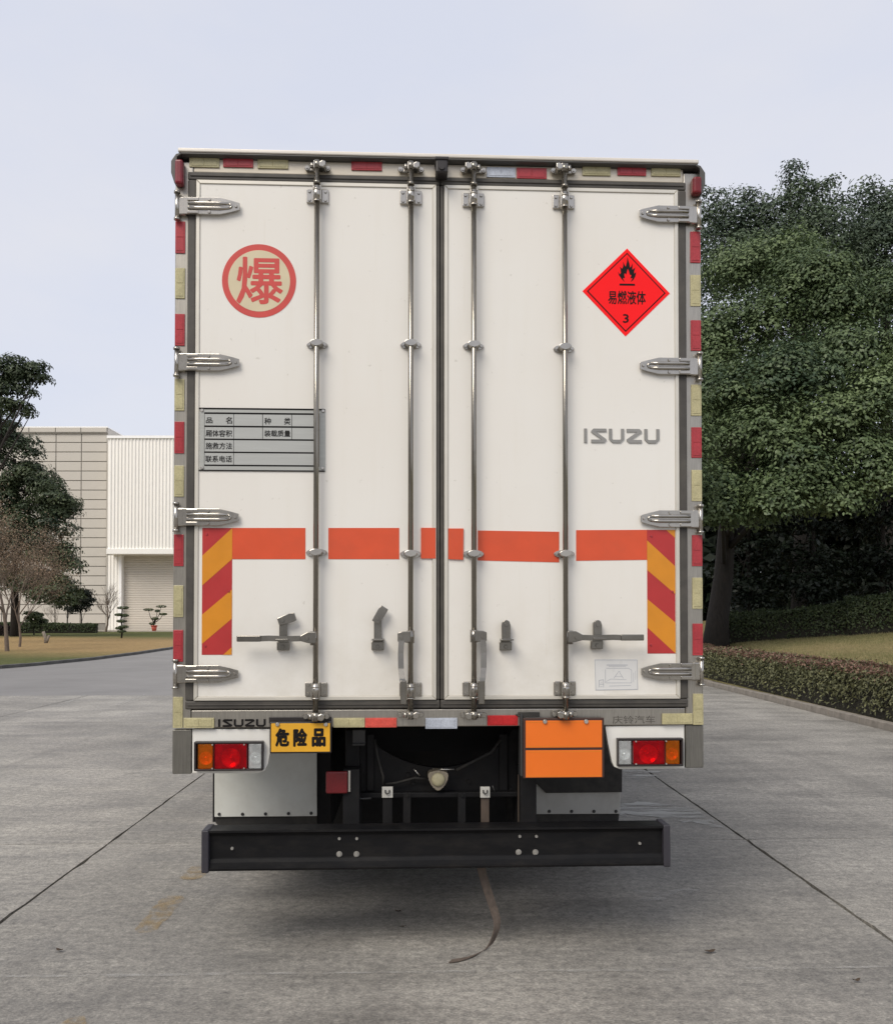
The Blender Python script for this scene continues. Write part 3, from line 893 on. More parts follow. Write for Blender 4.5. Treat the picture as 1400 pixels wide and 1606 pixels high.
M['leaf_core'] = mat('hedge_core', (0.022, 0.020, 0.013), 0.95, var=0.4, scale=14, bmp=0.6, bscale=20, bdist=0.05)

a = yard(6.42+0.17+0.42, 3.0, 0.07); b = yard(6.42+0.17+0.42, 40, 0.07)
hedge('low_hedge', 'long low clipped hedge with reddish tips running along the right kerb', [(tuple(a), tuple(b), 0.84, 0.72, 0.74)], 0.062, 1500, M['leaf_hedge'], 41, red=M['leaf_hedge_red'], group='hedges right of the truck')
p0 = (at(1150, 1000, 27.5).x, 28.4, 0.0); p0 = (p0[0], p0[1], rz_(p0[0], p0[1])-0.03)
p1 = (at(1330, 1000, 26).x, 26.2, 0.0); p1 = (p1[0], p1[1], rz_(p1[0], p1[1])-0.03)
p2 = (at(1520, 1000, 25).x, 25.2, 0.0); p2 = (p2[0], p2[1], rz_(p2[0], p2[1])-0.03)
hedge('clipped_hedge', 'taller dark green clipped hedge at the back of the grassy mound under the trees', [(p0, (p1[0]+.7, p1[1]-.25, p1[2]), 1.3, 0.85, 0.98), (p1, p2, 1.4, 1.0, 1.15)], 0.085, 900, M['leaf_mid'], 42, rag=0.10, group='hedges right of the truck')

# grass blades on the mound (uncountable)
r = np.random.default_rng(5)
n = 70000
gx = 6.9 + r.random(n)**1.3*9; gy = 10 + r.random(n)*18
gz = np.array([rz_(x, y) for x, y in zip(gx, gy)])
nn = unit(n, r); nn[:, 2] *= 0.15; nn /= np.linalg.norm(nn, axis=1, keepdims=True)
s = 0.03 + 0.04*r.random(n)
tt = np.array([0, 0, 1.0]) + r.normal(size=(n, 3))*0.35
tt -= nn*(tt*nn).sum(1, keepdims=True); tt /= np.linalg.norm(tt, axis=1, keepdims=True)
bb = np.cross(nn, tt)
co = np.empty((n, 3, 3), np.float32)
pp = np.stack([gx, gy, gz-0.005], 1)
co[:, 0] = pp - bb*0.006; co[:, 1] = pp + bb*0.006; co[:, 2] = pp + tt*s[:, None]
me = bpy.data.meshes.new('grass')
me.vertices.add(3*n); me.vertices.foreach_set('co', co.reshape(-1))
me.loops.add(3*n); me.loops.foreach_set('vertex_index', np.arange(3*n, dtype=np.int32))
me.polygons.add(n); me.polygons.foreach_set('loop_start', np.arange(0, 3*n, 3, dtype=np.int32))
me.attributes.new('tone', 'FLOAT', 'FACE').data.foreach_set('value', np.clip(0.5+0.25*r.normal(size=n) + 0.25*np.sin(gx*1.1+gy*0.7), 0, 1).astype(np.float32))
me.update(calc_edges=True); me.materials.append(M['grass_blade'])
tag(link('grass', me), 'short dry grass on the mound behind the low hedge', 'grass', kind='stuff')

# ------------------------------------------------------------------ factory on the left
M['panel'] = mat('facade_panel_beige', (0.53, 0.495, 0.44), 0.55, var=0.035, scale=0.2, dirt=(0.33, 0.315, 0.285), dirt_amt=0.4, dirt_scale=0.15)
M['panel_gap'] = mat('facade_joint', (0.24, 0.225, 0.20), 0.8)
M['rib'] = mat('ribbed_cladding_white', (0.90, 0.875, 0.825), 0.45, var=0.02, scale=0.3)
M['shutter'] = mat('roller_shutter', (0.66, 0.61, 0.54), 0.5, var=0.03, scale=0.5)
M['cap'] = mat('parapet_cap', (0.93, 0.92, 0.9), 0.4, var=0.02)

BY = 86.0
fac = tag(empty('factory_building', (at(150, 990, BY).x, BY, 0)), 'beige panelled factory hall with white ribbed front and roller shutter, left of the truck', 'building')
fo = Vector(fac.location)
xr = at(167.7, 800, BY).x - fo.x
xs = [at(p, 800, BY).x - fo.x for p in (-78, -36.5, 4.5, 46, 87.5, 127.4, 167.7)]
ztop = at(168, 671, BY).z
rows = [at(100, 679 + 14.95*k, BY).z for k in range(21)]
g = MB(); g.box(xs[0]-10, xr-0.02, 0.08, 40, 0, ztop-0.02); g.build('tower_wall', M['panel_gap'], fac)
pm = {}
for j in range(20):
    z1, z0 = rows[j], max(0.02, rows[j+1])
    if z1 - z0 < 0.2: continue
    for i in range(len(xs)-1):
        wd, hd = xs[i+1]-xs[i]-0.075, z1-z0-0.075
        key = (round(wd, 2), round(hd, 2))
        if key not in pm:
            pm[key] = MB().box(0, wd, 0, 0.08, 0, hd, 0.012, 1).mesh('facade_panel', M['panel'])
        link('facade_panel', pm[key], fac, loc=(xs[i]+0.037, random.uniform(-0.006, 0.006), z0+0.037))
# side wall panels of the tower (return)
g = MB(); g.box(xr-0.02, xr+0.06, 0.02, 40, 0, ztop-0.03); g.build('return_wall', M['panel'], fac)
for i in range(len(xs)-1):
    g = MB(); g.box(xs[i]+0.03, xs[i+1]-0.03, -0.18, 0.2, rows[0]+0.05, ztop, 0.02); g.build('parapet_panel', M['panel'], fac)
g = MB(); g.box(xs[0]-10, xr+0.1, -0.16, 40, ztop-0.01, ztop+0.10); g.build('parapet_cap', M['cap'], fac)
g = MB(); g.box(xs[0]-10, xr+0.05, -0.14, 0.0, rows[0]-0.07, rows[0]+0.035); g.build('parapet_shadow_gap', M['panel_gap'], fac)
# white ribbed volume
WY = -1.6
xw0 = at(169.5, 800, BY+WY).x - fo.x; xw1 = xw0 + 26
zt2 = at(220, 684, BY+WY).z; zc = at(220, 861, BY+WY).z
def ribs(x0, x1, y, z0, z1, pitch, dep):
    mb = MB(); pts = []
    x = x0
    while x < x1 - pitch*0.5:
        pts += [(x, y), (x+pitch*0.62, y), (x+pitch*0.70, y-dep), (x+pitch*0.92, y-dep)]
        x += pitch
    pts.append((x1, y))
    lo = [mb.bm.verts.new((p[0], p[1], z0)) for p in pts]; hi = [mb.bm.verts.new((p[0], p[1], z1)) for p in pts]
    for k in range(len(pts)-1): mb.bm.faces.new((lo[k], lo[k+1], hi[k+1], hi[k]))
    return mb
ribs(xw0, xw1, WY, zc, zt2-0.2, 0.325, 0.10).build('ribbed_cladding', M['rib'], fac)
g = MB(); g.box(xw0-0.02, xw1, WY+0.01, 30, zc+0.3, zt2-0.22); g.build('upper_block', M['rib'], fac)
g = MB(); g.box(xw0-0.08, xw1+0.08, WY-0.16, 30.1, zt2-0.22, zt2+0.03); g.build('roof_cap', M['cap'], fac)
zf = at(220, 869, BY+WY).z
g = MB(); g.box(xw0-0.06, xw1, WY-0.18, 0.6, zf, zc+0.02, 0.02); g.build('canopy_fascia', M['rib'], fac)
xd0 = at(192.5, 900, BY+0.2).x - fo.x; xd1 = xd0 + 9.5
ribs(xr+0.07, xd0-0.25, 0.1, 0.0, zf, 0.325, 0.08).build('ribbed_wall', M['rib'], fac)
g = MB(); g.box(xd0-0.27, xd0, -0.06, 0.7, 0, zf, 0.02); g.build('door_jamb', M['cap'], fac)
g = MB(); g.box(xd1, xd1+0.27, -0.06, 0.7, 0, zf, 0.02); g.build('door_jamb', M['cap'], fac)
ribs(xd1+0.27, xw1, 0.1, 0.0, zf, 0.325, 0.08).build('ribbed_wall', M['rib'], fac)
mb = MB(); z = 0.05; pr = []
while z < zf:
    pr += [(0.62, z), (0.56, z+0.03), (0.56, z+0.13), (0.62, z+0.16)]; z += 0.17
lo = [mb.bm.verts.new((xd0, p[0], p[1])) for p in pr]; hi = [mb.bm.verts.new((xd1, p[0], p[1])) for p in pr]
for k in range(len(pr)-1): mb.bm.faces.new((lo[k], lo[k+1], hi[k+1], hi[k]))
mb.build('roller_shutter', M['shutter'], fac)
g = MB(); g.box(xw0, xw1, 0.75, 29, 0, zf); g.build('back_wall', M['panel_gap'], fac)

# added unseen hall behind the camera, shaping light and reflections on the truck
hall = tag(empty('added_hall', (-36, -18, 0)), 'added unseen hall behind the camera, shaping light and reflections', 'building')
g = MB(); g.box(-40, 29, -30, 0, 0, 13.5); g.build('added_hall_wall', M['panel'], hall)
g = MB(); g.box(-40.3, 29.3, -30.3, 0.3, 13.5, 13.9); g.build('roof', M['cap'], hall)  # roof of the added unseen hall
for i in range(9):
    g = MB(); g.box(-36+i*7, -32+i*7, 0.0, 0.05, 3, 7); g.build('added_hall_window', M['glass'], hall)

# ------------------------------------------------------------------ planting on the left lawn
def bare(mb, p, d, L, r, lev, rnd, tips, n=5, spread=0.55, up=0.12):
    k = 4; pts = [p.copy()]; rs = [r]
    q = p.copy(); dd = d.copy()
    for i in range(k):
        dd = (dd + Vector((rnd.gauss(0, 0.10), rnd.gauss(0, 0.10), up*0.3))).normalized()
        q = q + dd*L/k; pts.append(q.copy()); rs.append(r*(1-0.5*(i+1)/k))
    mb.tube(pts, rs, n if lev > 1 else 4, cap=False)
    if lev <= 0:
        tips.append(q); return
    m = rnd.choice((2, 3, 3))
    for _ in range(m):
        a = rnd.uniform(0, 2*pi); t = rnd.uniform(0.55, 1.0)
        b = pts[max(1, int(t*k))]
        nd_ = (dd + Vector((cos(a), sin(a), rnd.uniform(-0.1, 0.35)))*spread*rnd.uniform(0.7, 1.3)).normalized()
        bare(mb, b, nd_, L*rnd.uniform(0.62, 0.82), r*0.5, lev-1, rnd, tips, n, spread, up)
    if rnd.random() < 0.9:
        bare(mb, q, dd, L*0.75, r*0.5, lev-1, rnd, tips, n, spread, up)

def bare_tree(name, label, base, h, r0, lev, seed, m='twig', leaves=None, nleaf=0, leafsize=0.1, spread=0.55, group=None, stem=0.35, per=8, cat='tree'):
    rnd = random.Random(seed); rr = np.random.default_rng(seed)
    root = tag(empty(name, base), label, cat, group)
    mb = MB(); tips = []
    bare(mb, Vector((0, 0, -0.1)), Vector((rnd.gauss(0, 0.05), rnd.gauss(0, 0.05), 1)).normalized(), h*stem, r0, lev, rnd, tips, 6, spread)
    mb.build('trunk', M[m], root)
    if leaves:
        t = np.array([tuple(x) for x in tips])
        k = rr.integers(0, len(t), nleaf)
        p = t[k] + rr.normal(size=(nleaf, 3))*h*0.045
        link('crown', leaf_mesh('crown', p, unit(nleaf, rr), leafsize*(0.6+0.8*rr.random(nleaf)), 0.5+0.25*rr.normal(size=nleaf), leaves, 0.45, seed), root)
    return root

# dark evergreens
D = 62
tb = (at(25, 985, D).x, D, 0.08)
blobs = [px_blob(*b) for b in [(20, 720, D, 45, 45, 26), (50, 770, D, 45, 40, 26), (85, 785, D-1, 30, 25, 16), (60, 830, D-1, 45, 40, 26), (95, 800, D-1, 20, 14, 9),
    (20, 840, D, 50, 50, 26), (85, 875, D-1, 30, 20, 14), (40, 900, D, 50, 40, 26), (70, 925, D-1, 40, 25, 18), (100, 890, D-1, 18, 10, 6), (-20, 760, D, 60, 90, 34), (-40, 880, D, 60, 70, 34), (10, 690, D, 30, 30, 12)]]
o, n = leafy_tree('evergreen_tree', 'dark dense evergreen tree with layered boughs in front of the beige factory', tb, tuple(at(22, 720, D)), 0.3, blobs, 0.21, 1, M['leaf_ever'], 51, per=420, rc=(0.5, 1.1), nlimb=12, group='evergreen trees on the left lawn', flat=0.85); NL += n
D = 46
tb = (at(-60, 1000, D).x, D, 0.08)
blobs = [px_blob(*b) for b in [(8, 585, D, 30, 22, 16), (42, 582, D, 26, 14, 12), (60, 595, D, 10, 8, 4), (25, 610, D, 30, 16, 12), (12, 640, D, 24, 18, 10), (40, 648, D, 12, 8, 4), (-30, 600, D, 40, 40, 26), (-60, 660, D, 60, 60, 34), (-80, 750, D, 60, 80, 34), (-110, 620, D, 50, 60, 26)]]
o, n = leafy_tree('evergreen_tree', 'loose leafy bough of a tall tree reaching in at the upper left edge', tb, tuple(at(-50, 640, D)), 0.28, blobs, 0.17, 1, M['leaf_ever'], 52, per=230, rc=(0.35, 0.7), nlimb=16, group='evergreen trees on the left lawn', flat=0.7); NL += n

# dry brown trees
bare_tree('dry_tree', 'brown half bare tree at the left edge with forked trunk on dry lawn', (at(12, 1022, 37).x, 37, 0.08), 6.6, 0.10, 6, 61, leaves=M['leaf_brown'], nleaf=6500, leafsize=0.07, spread=0.75, group='dry trees on the left lawn')
bare_tree('dry_tree', 'slimmer brown tree with thin trunk just right of the forked one', (at(31, 1017, 42).x, 42, 0.08), 6.0, 0.065, 6, 62, leaves=M['leaf_brown'], nleaf=3500, leafsize=0.07, spread=0.7, group='dry trees on the left lawn')
bare_tree('bare_tree', 'leafless many branched small tree in front of the beige wall corner', (at(166, 991, 78).x, 78, 0.08), 5.8, 0.12, 5, 67, 'twig', spread=0.5, stem=0.27, group='bare trees on the left lawn')
bare_tree('bare_tree', 'thin twiggy leafless sapling by the long green hedge', (at(88, 990, 74).x, 74, 0.08), 3.6, 0.05, 4, 64, 'bark_pale', spread=0.6, group='bare trees on the left lawn')
D = 77
bl = [px_blob(*b) for b in [(105, 935, D, 18, 14, 18), (118, 940, D, 12, 12, 10), (92, 945, D, 12, 10, 8)]]
leafy_tree('small_tree', 'small round green tree beside the dark shrub at the factory wall', (at(106, 988, D).x, D, 0.08), tuple(at(106, 945, D)), 0.07, bl, 0.2, 1, M['leaf_mid'], 65, per=150, rc=(0.35, 0.6), nlimb=6)
D = 80
bl = [px_blob(*b) for b in [(124, 947, D, 20, 20, 26), (134, 942, D, 13, 15, 12)]]
leafy_tree('dark_shrub', 'dark rounded shrub against the beige factory wall', (at(128, 985, D).x, D, 0.08), tuple(at(128, 955, D)), 0.08, bl, 0.2, 1, M['leaf_dark'], 66, per=180, rc=(0.35, 0.7), nlimb=5, cat='shrub')
D = 66
bl = [px_blob(*b) for b in [(54, 974, D, 17, 13, 30)]]
leafy_tree('domed_shrub', 'clipped dome shaped green shrub above the long hedge', (at(54, 985, D).x, D, 0.08), tuple(at(54, 972, D)), 0.06, bl, 0.14, 1, M['leaf_mid'], 68, per=260, rc=(0.2, 0.35), nlimb=4, cat='shrub', shell=0.8)
a = at(-40, 985, 72); b = at(152, 985, 74)
hedge('long_hedge', 'long clipped green hedge in front of the beige factory wall', [((a.x, a.y, 0.08), (b.x, b.y, 0.08), 1.4, 0.95, 0.75)], 0.15, 170, M['leaf_mid'], 71, group='hedges on the left lawn')
a = at(-40, 985, 64); b = at(30, 985, 65)
hedge('purple_hedge', 'dark purple low hedge at the left edge in front of the green one', [((a.x, a.y, 0.08), (b.x, b.y, 0.08), 1.2, 0.75, 0.7)], 0.15, 170, M['leaf_purple'], 72, group='hedges on the left lawn')

# cloud pruned tree
D = 58
ct = tag(empty('pruned_tree', (at(191, 1000, D).x, D, 0.08)), 'little cloud pruned tree with flat leaf pads on the lawn edge', 'tree')
k = D/F
mb = MB(); mb.tube([(0, 0, -0.05), (0.05, 0, 0.6), (-0.05, 0, 1.2), (0.05, 0, 1.9)], [0.06, 0.05, 0.04, 0.03], 7)
pads = [(2, 953, 9), (-4, 964, 7), (5, 965, 6), (0, 974, 8), (-4, 985, 6), (3, 983, 8), (0, 990, 7)]
rr = np.random.default_rng(81); Ps, Ns = [], []
for dx, py, w in pads:
    zc_ = at(191, py, D).z - 0.08; c = np.array([dx*k, 0, zc_])
    mb.tube([(0, 0, zc_-0.15), tuple(c)], [0.02, 0.015], 5)
    e = unit(170, rr); Ps.append(c + e*np.array([w*k, w*k*0.8, 0.09])); e[:, 2] += 0.6; Ns.append(e/np.linalg.norm(e, axis=1, keepdims=True))
mb.build('trunk', M['bark'], ct)
link('leaf_pads', leaf_mesh('leaf_pads', np.concatenate(Ps), np.concatenate(Ns), 0.11, 0.4+0.2*rr.normal(size=170*len(pads)), M['leaf_mid'], 0.6, 3), ct)
# potted bonsai
D = 80.5
bz = tag(empty('potted_bonsai', (at(242, 989, D).x, D, 0.13)), 'bonsai with flat leaf pads in a red pot before the roller shutter', 'potted plant')
k = D/F
M['pot'] = mat('red_pot', (0.42, 0.07, 0.04), 0.5)
mb = MB(); mb.cyl((0, 0, 0), (0, 0, 0.45), 0.17, 0.26, 16); mb.cyl((0, 0, 0.42), (0, 0, 0.5), 0.29, 0.29, 16); mb.build('pot', M['pot'], bz)
mb = MB(); mb.tube([(0, 0, 0.4), (-0.1, 0, 0.7), (0.05, 0, 1.0)], [0.06, 0.05, 0.04], 7)
rr = np.random.default_rng(82); Ps, Ns = [], []
pads = [(-9, 956, 8), (11, 951, 8), (14, 963, 6), (1, 970, 6), (-3, 978, 5), (5, 958, 4)]
for dx, py, w in pads:
    zc_ = at(242, py, D).z - 0.13; c = np.array([dx*k, 0, zc_])
    mb.tube([(0, 0, 0.7), (dx*k*0.7, 0, (0.7+zc_)/2), tuple(c)], [0.04, 0.03, 0.02], 5)
    e = unit(150, rr); Ps.append(c + e*np.array([w*k, w*k*0.8, 0.11])); e[:, 2] += 0.6; Ns.append(e/np.linalg.norm(e, axis=1, keepdims=True))
mb.build('stem', M['bark'], bz)
link('leaf_pads', leaf_mesh('leaf_pads', np.concatenate(Ps), np.concatenate(Ns), 0.13, 0.35+0.2*rr.normal(size=150*len(pads)), M['leaf_mid'], 0.6, 4), bz)
# cut stump with two stubs
st = tag(empty('tree_stump', (at(71, 1009, 47.5).x, 47.5, 0.08)), 'pale cut stump with two short leaning stubs on dry grass', 'stump')
mb = MB(); mb.tube([(0.06, 0, -0.05), (0.04, 0, 0.25), (-0.1, 0, 0.62)], [0.10, 0.09, 0.08], 9); mb.tube([(0.06, 0, 0), (0.14, 0, 0.2), (0.22, 0, 0.42)], [0.08, 0.07, 0.06], 9)
mb.build('stump_wood', M['bark_pale'], st)

# ------------------------------------------------------------------ markings, painted sheen, leaves on the ground
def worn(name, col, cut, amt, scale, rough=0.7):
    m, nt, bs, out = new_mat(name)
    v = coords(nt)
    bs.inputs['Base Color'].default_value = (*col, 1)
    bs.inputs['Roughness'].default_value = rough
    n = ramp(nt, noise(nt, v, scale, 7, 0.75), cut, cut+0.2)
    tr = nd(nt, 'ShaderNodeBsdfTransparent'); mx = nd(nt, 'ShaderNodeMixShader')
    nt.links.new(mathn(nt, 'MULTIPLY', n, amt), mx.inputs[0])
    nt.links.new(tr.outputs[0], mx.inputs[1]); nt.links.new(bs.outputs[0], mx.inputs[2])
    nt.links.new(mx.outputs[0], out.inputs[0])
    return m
M['yellow_line'] = worn('worn_yellow_paint', (0.38, 0.26, 0.10), 0.42, 0.50, 10)
M['scuff_glint'] = worn('pale_scuff_glint', (0.42, 0.41, 0.385), 0.42, 0.55, 6)  # pale wear colour; also paints reflected light on the ground
mk = tag(empty('road_marking'), kind='structure')
for (v0, v1, u0) in [(2.4, 3.62, -1.36), (4.55, 5.15, -1.40), (5.45, 5.75, -1.40)]:
    mb = MB(); rnd = random.Random(int(v0*10))
    L, Rr = [], []
    nseg = 12
    for i in range(nseg+1):
        v = v0 + (v1-v0)*i/nseg; e = 0.3 if i in (0, nseg) else 1
        L.append(yard(u0 - 0.055*e - rnd.uniform(0, 0.02), v, 0.004)); Rr.append(yard(u0 + 0.055*e + rnd.uniform(0, 0.02), v, 0.004))
    mb.face(L + Rr[::-1])
    mb.build('paint_glint_patch', M['yellow_line'], mk)
mb = MB(); rnd = random.Random(9)
A_, B_ = [], []
for i in range(41):
    u = -2.1 + 4.3*i/40; w = 0.007 + rnd.random()*0.008
    A_.append(yard(u, 4.02 + rnd.gauss(0, 0.004) - w, 0.004)); B_.append(yard(u, 4.02 + rnd.gauss(0, 0.004) + w, 0.004))
mb.face(A_ + B_[::-1]); mb.build('pale_seam', M['scuff_glint'], mk)
for quad in ([(84, 1109), (128, 1090.5), (136, 1090), (97, 1108)], [(176, 1107), (222, 1089.5), (232, 1089), (190, 1106)], [(50, 1095), (72, 1092.5), (76, 1093.5), (56, 1096)]):
    mb = MB(); mb.face([tuple(ground(x, y, 0.004)) for x, y in quad]); mb.build('paint_glint_patch', M['scuff_glint'], mk)  # pale streaks painted in place of light reflected off the road
def blot(name, pts, m, kind, z=0.004, jit=0.0, seed=1):
    mb = MB(); rnd = random.Random(seed)
    P3 = [ground(x, y, z) for x, y in pts]
    out = []
    for i in range(len(P3)):
        a, b = P3[i], P3[(i+1) % len(P3)]
        for t in (0, 0.25, 0.5, 0.75):
            p = a.lerp(b, t); out.append((p.x + rnd.gauss(0, jit), p.y + rnd.gauss(0, jit*1.5), z))
    mb.face(out)
    o = mb.build(name, m)
    return tag(o, kind=kind)
def sheen_mat():
    m, nt, bs, out = new_mat('painted_sky_sheen')
    v = coords(nt)
    bs.inputs['Base Color'].default_value = (0.34, 0.335, 0.315, 1)  # matte pale colour stands in for sky reflected in the water film
    bs.inputs['Roughness'].default_value = 0.5
    bs.inputs['Specular IOR Level'].default_value = 0.6
    n = ramp(nt, noise(nt, coords(nt, (0.5, 2.2, 1)), 3.0, 6, 0.65), 0.42, 0.58)
    tr = nd(nt, 'ShaderNodeBsdfTransparent'); mx = nd(nt, 'ShaderNodeMixShader')
    nt.links.new(mathn(nt, 'MULTIPLY', n, 0.9), mx.inputs[0])
    nt.links.new(tr.outputs[0], mx.inputs[1]); nt.links.new(bs.outputs[0], mx.inputs[2])
    nt.links.new(mx.outputs[0], out.inputs[0])
    return m
M['sky_sheen'] = sheen_mat()
blot('puddle_sheen', [(930, 1264), (1000, 1258), (1085, 1262), (1108, 1283), (1124, 1290), (1130, 1298), (1080, 1288), (1030, 1280), (980, 1276), (930, 1278)], M['sky_sheen'], 'structure', jit=0.03, seed=3)
blot('puddle_sheen', [(960, 1207), (1035, 1209), (1030, 1218), (1000, 1222), (960, 1219)], M['sky_sheen'], 'structure', jit=0.02, seed=4)
blot('puddle_sheen', [(985, 1392), (1090, 1394), (1080, 1408), (1000, 1412)], M['scuff_glint'], 'structure', jit=0.02, seed=5)

M['dead_leaf'] = mat('dead_leaf', (0.06, 0.04, 0.025), 0.8, var=0.3)
for k, (px, py, s, lab) in enumerate([(1112, 1493, 0.045, 'lone dead leaf on the concrete right of the trailing strap'), (624, 1430, 0.03, 'small dead leaf in the shade below the middle of the bumper'),
                       (1342, 1539, 0.03, 'tiny dead leaf near the lower right of the yard'), (94, 1491, 0.03, 'tiny dead leaf on the concrete at lower left'),
                       (632, 1454, 0.03, 'small dead leaf nearest the camera in front of the bumper shade')]):
    p = ground(px, py, 0.006)
    rnd = random.Random(k)
    mb = MB()
    c = mb.bm.verts.new((0, 0, 0.002))
    ring = [mb.bm.verts.new((cos(a)*s*(0.55 if i % 2 else 0.65), sin(a)*s*0.32, 0.004 + 0.012*abs(cos(a))*rnd.random())) for i, a in enumerate([2*pi*i/8 for i in range(8)])]
    for i in range(8): mb.bm.faces.new((c, ring[i], ring[(i+1) % 8]))
    o = mb.build('dead_leaf', M['dead_leaf'], loc=p, rz=rnd.uniform(-0.5, 0.5))
    tag(o, lab, 'leaf', 'dead leaves on the yard')

exec_truck = True
# ================================================================== THE TRUCK
T = tag(empty('cargo_truck', (TX, TD, 0), TA), 'white dangerous goods box truck seen from behind with both rear doors shut', 'truck')
HW = 1.25
ZT = 3.786; ZB = 1.075
ZSEAL_T = P(690, 275)[1]; 
BL = 7.4     # length of the box

mb = MB(); mb.box(-HW+0.012, HW-0.012, 0.085, BL, 1.09, ZT-0.07, 0.01)
box = mb.build('box_body', M['box'], T)
mb = MB()
for s in (-1, 1):
    mb.box(s*HW-0.012, s*HW+0.012, 0.09, BL+0.01, ZT-0.19, ZT-0.06, 0.004); mb.box(s*HW-0.012, s*HW+0.012, 0.09, BL+0.01, ZB, ZB+0.13, 0.004)
mb.build('side_rail', M['frame'], box)

# rear frame ------------------------------------------------------
zt_in = P(690, 277)[1]
for s in (-1, 1):
    mb = MB(); xa, xb = s*HW, s*(HW-0.085)
    mb.box(min(xa, xb), max(xa, xb), 0.0, 0.10, ZB, ZT-0.055, 0.006)
    mb.build('corner_post', M['frame'], T)
xin = HW - 0.0855
zl = P(690, 246, -0.036)[1]; zk = zl - 0.013; zm = zk - 0.003
mb = MB(); mb.box(-xin, xin, 0.002, 0.10, P(690, 278)[1], zm-0.001, 0.003); mb.build('header_rail', M['header'], T)
mb = MB(); mb.box(-xin, xin, 0.003, 0.12, ZB-0.002, P(690, 1112)[1], 0.005); mb.build('sill_rail', M['frame'], T)
# roof edge: pale top lip above a dark drip moulding, chamfered ears at both ends
zl = P(690, 246, -0.036)[1]; zk = zl - 0.013; zm = zk - 0.003
mb = MB()
mb.prism_x([(-0.033, zl-0.004), (-0.035, zk+0.003), (-0.031, zk), (-0.012, zm), (0.06, zm), (0.06, zl-0.002)], -HW+0.035, HW-0.035)
for s in (-1, 1):
    q = [(s*(HW-0.035), zl-0.004), (s*(HW-0.010), zl-0.012), (s*(HW+0.012), zl-0.045), (s*(HW+0.012), zl-0.10), (s*(HW-0.004), zl-0.15), (s*(HW-0.010), zl-0.15), (s*(HW-0.012), zk-0.01), (s*(HW-0.035), zk)]
    mb.prism(q, -0.033, 0.10, 0.003)
mb.build('drip_moulding', M['hood'], T)
mb = MB(); mb.box(-HW+0.02, HW-0.02, -0.038, BL, zl-0.003, zl+0.016, 0.005); mb.box(-HW-0.005, HW+0.005, 0.10, BL, zl-0.06, zl+0.01, 0.006)
mb.build('roof', M['hoodtop'], T)

# corner marker lamps
for (a, b, c, d, ml) in [(275, 288, 251, 290, 'ref_dark'), (1085, 1099, 278, 305, 'ref_fog')]:
    x0, x1, z0, z1 = R(a, b, c, d, -0.03)
    mb = MB(); mb.box(x0, x1, -0.045, 0.0, z0, z1, 0.012, 3); mb.build('marker_lamp', M[ml], T)
# rear camera
x0, x1, z0, z1 = R(683, 702, 249, 273, -0.07)
mb = MB(); mb.box(x0, x1, -0.085, 0.0, z0, z1, 0.008, 2); mb.cyl(((x0+x1)/2, -0.084, (z0+z1)/2-0.01), ((x0+x1)/2, -0.092, (z0+z1)/2-0.01), 0.014, n=14)
mb.box(x0-0.004, x1+0.004, -0.09, -0.01, z1-0.012, z1+0.002, 0.003)
mb.build('rear_camera', M['lamp_black'], T)

# reflectors ------------------------------------------------------
def refl(a, b, c, d, m, y=-0.005, inner=True):
    x0, x1, z0, z1 = R(a, b, c, d, y)
    mb = MB(); mb.box(x0, x1, y, y+0.006, z0, z1, 0.0018, 2)
    w, h = x1-x0, z1-z0
    if inner:
        k = 2
        if w > h:
            for i in range(k):
                mb.box(x0+0.010+(w-0.02)*i/k+0.001, x0+0.010+(w-0.02)*(i+1)/k-0.001, y-0.0016, y+0.001, z0+0.007, z1-0.007, 0.0008, 1)
        else:
            for i in range(k):
                mb.box(x0+0.007, x1-0.007, y-0.0016, y+0.001, z0+0.010+(h-0.02)*i/k+0.001, z0+0.010+(h-0.02)*(i+1)/k-0.001, 0.0008, 1)
    mb.build('reflector', M[m], T)
for a, b, c, d, m in [(297, 344, 244, 262, 'ref_pale'), (350, 397, 246, 262, 'ref_red'), (404, 452, 248, 264, 'ref_pale'), (551, 599, 252, 267, 'ref_red'),
        (810, 857, 263, 280, 'ref_red'), (913, 957, 259, 275, 'ref_pale'), (968, 1013, 260, 275, 'ref_red'), (1021, 1067, 261, 276, 'ref_pale'), (763, 808, 262, 278, 'ref_silver')]:
    refl(a, b, c, d, m)
for (t, b, m) in [(347, 397, 'ref_red'), (420, 468, 'ref_pale'), (492, 542, 'ref_red'), (594, 644, 'ref_pale'), (661, 711, 'ref_red'), (730, 779, 'ref_pale'), (838, 888, 'ref_red'), (918, 968, 'ref_pale'), (988, 1038, 'ref_red'), (1093, 1142, 'ref_pale')]:
    xl = 275 - (t-347)/800*4
    refl(xl, xl+15.5, t, b, m)
for (t, b, m) in [(363, 412, 'ref_red'), (431, 480, 'ref_pale'), (502, 550, 'ref_red'), (603, 652, 'ref_pale'), (670, 718, 'ref_red'), (737, 786, 'ref_pale'), (839, 888, 'ref_red'), (906, 955, 'ref_pale'), (978, 1028, 'ref_red'), (1088, 1137, 'ref_pale')]:
    xl = 1082 + (t-363)/725*4.5
    refl(xl, xl+16, t, b, m)
for a, b, c, d, m in [(288, 336, 1126, 1142, 'ref_pale'), (523, 572, 1126, 1141, 'ref_pale'), (572.5, 622, 1126, 1141, 'ref_coral'), (764, 812, 1122, 1138, 'ref_bright'), (1038, 1085.5, 1119, 1136, 'ref_pale'), (667, 717, 1126, 1143, 'ref_silver')]:
    refl(a, b, c, d, m, -0.006)

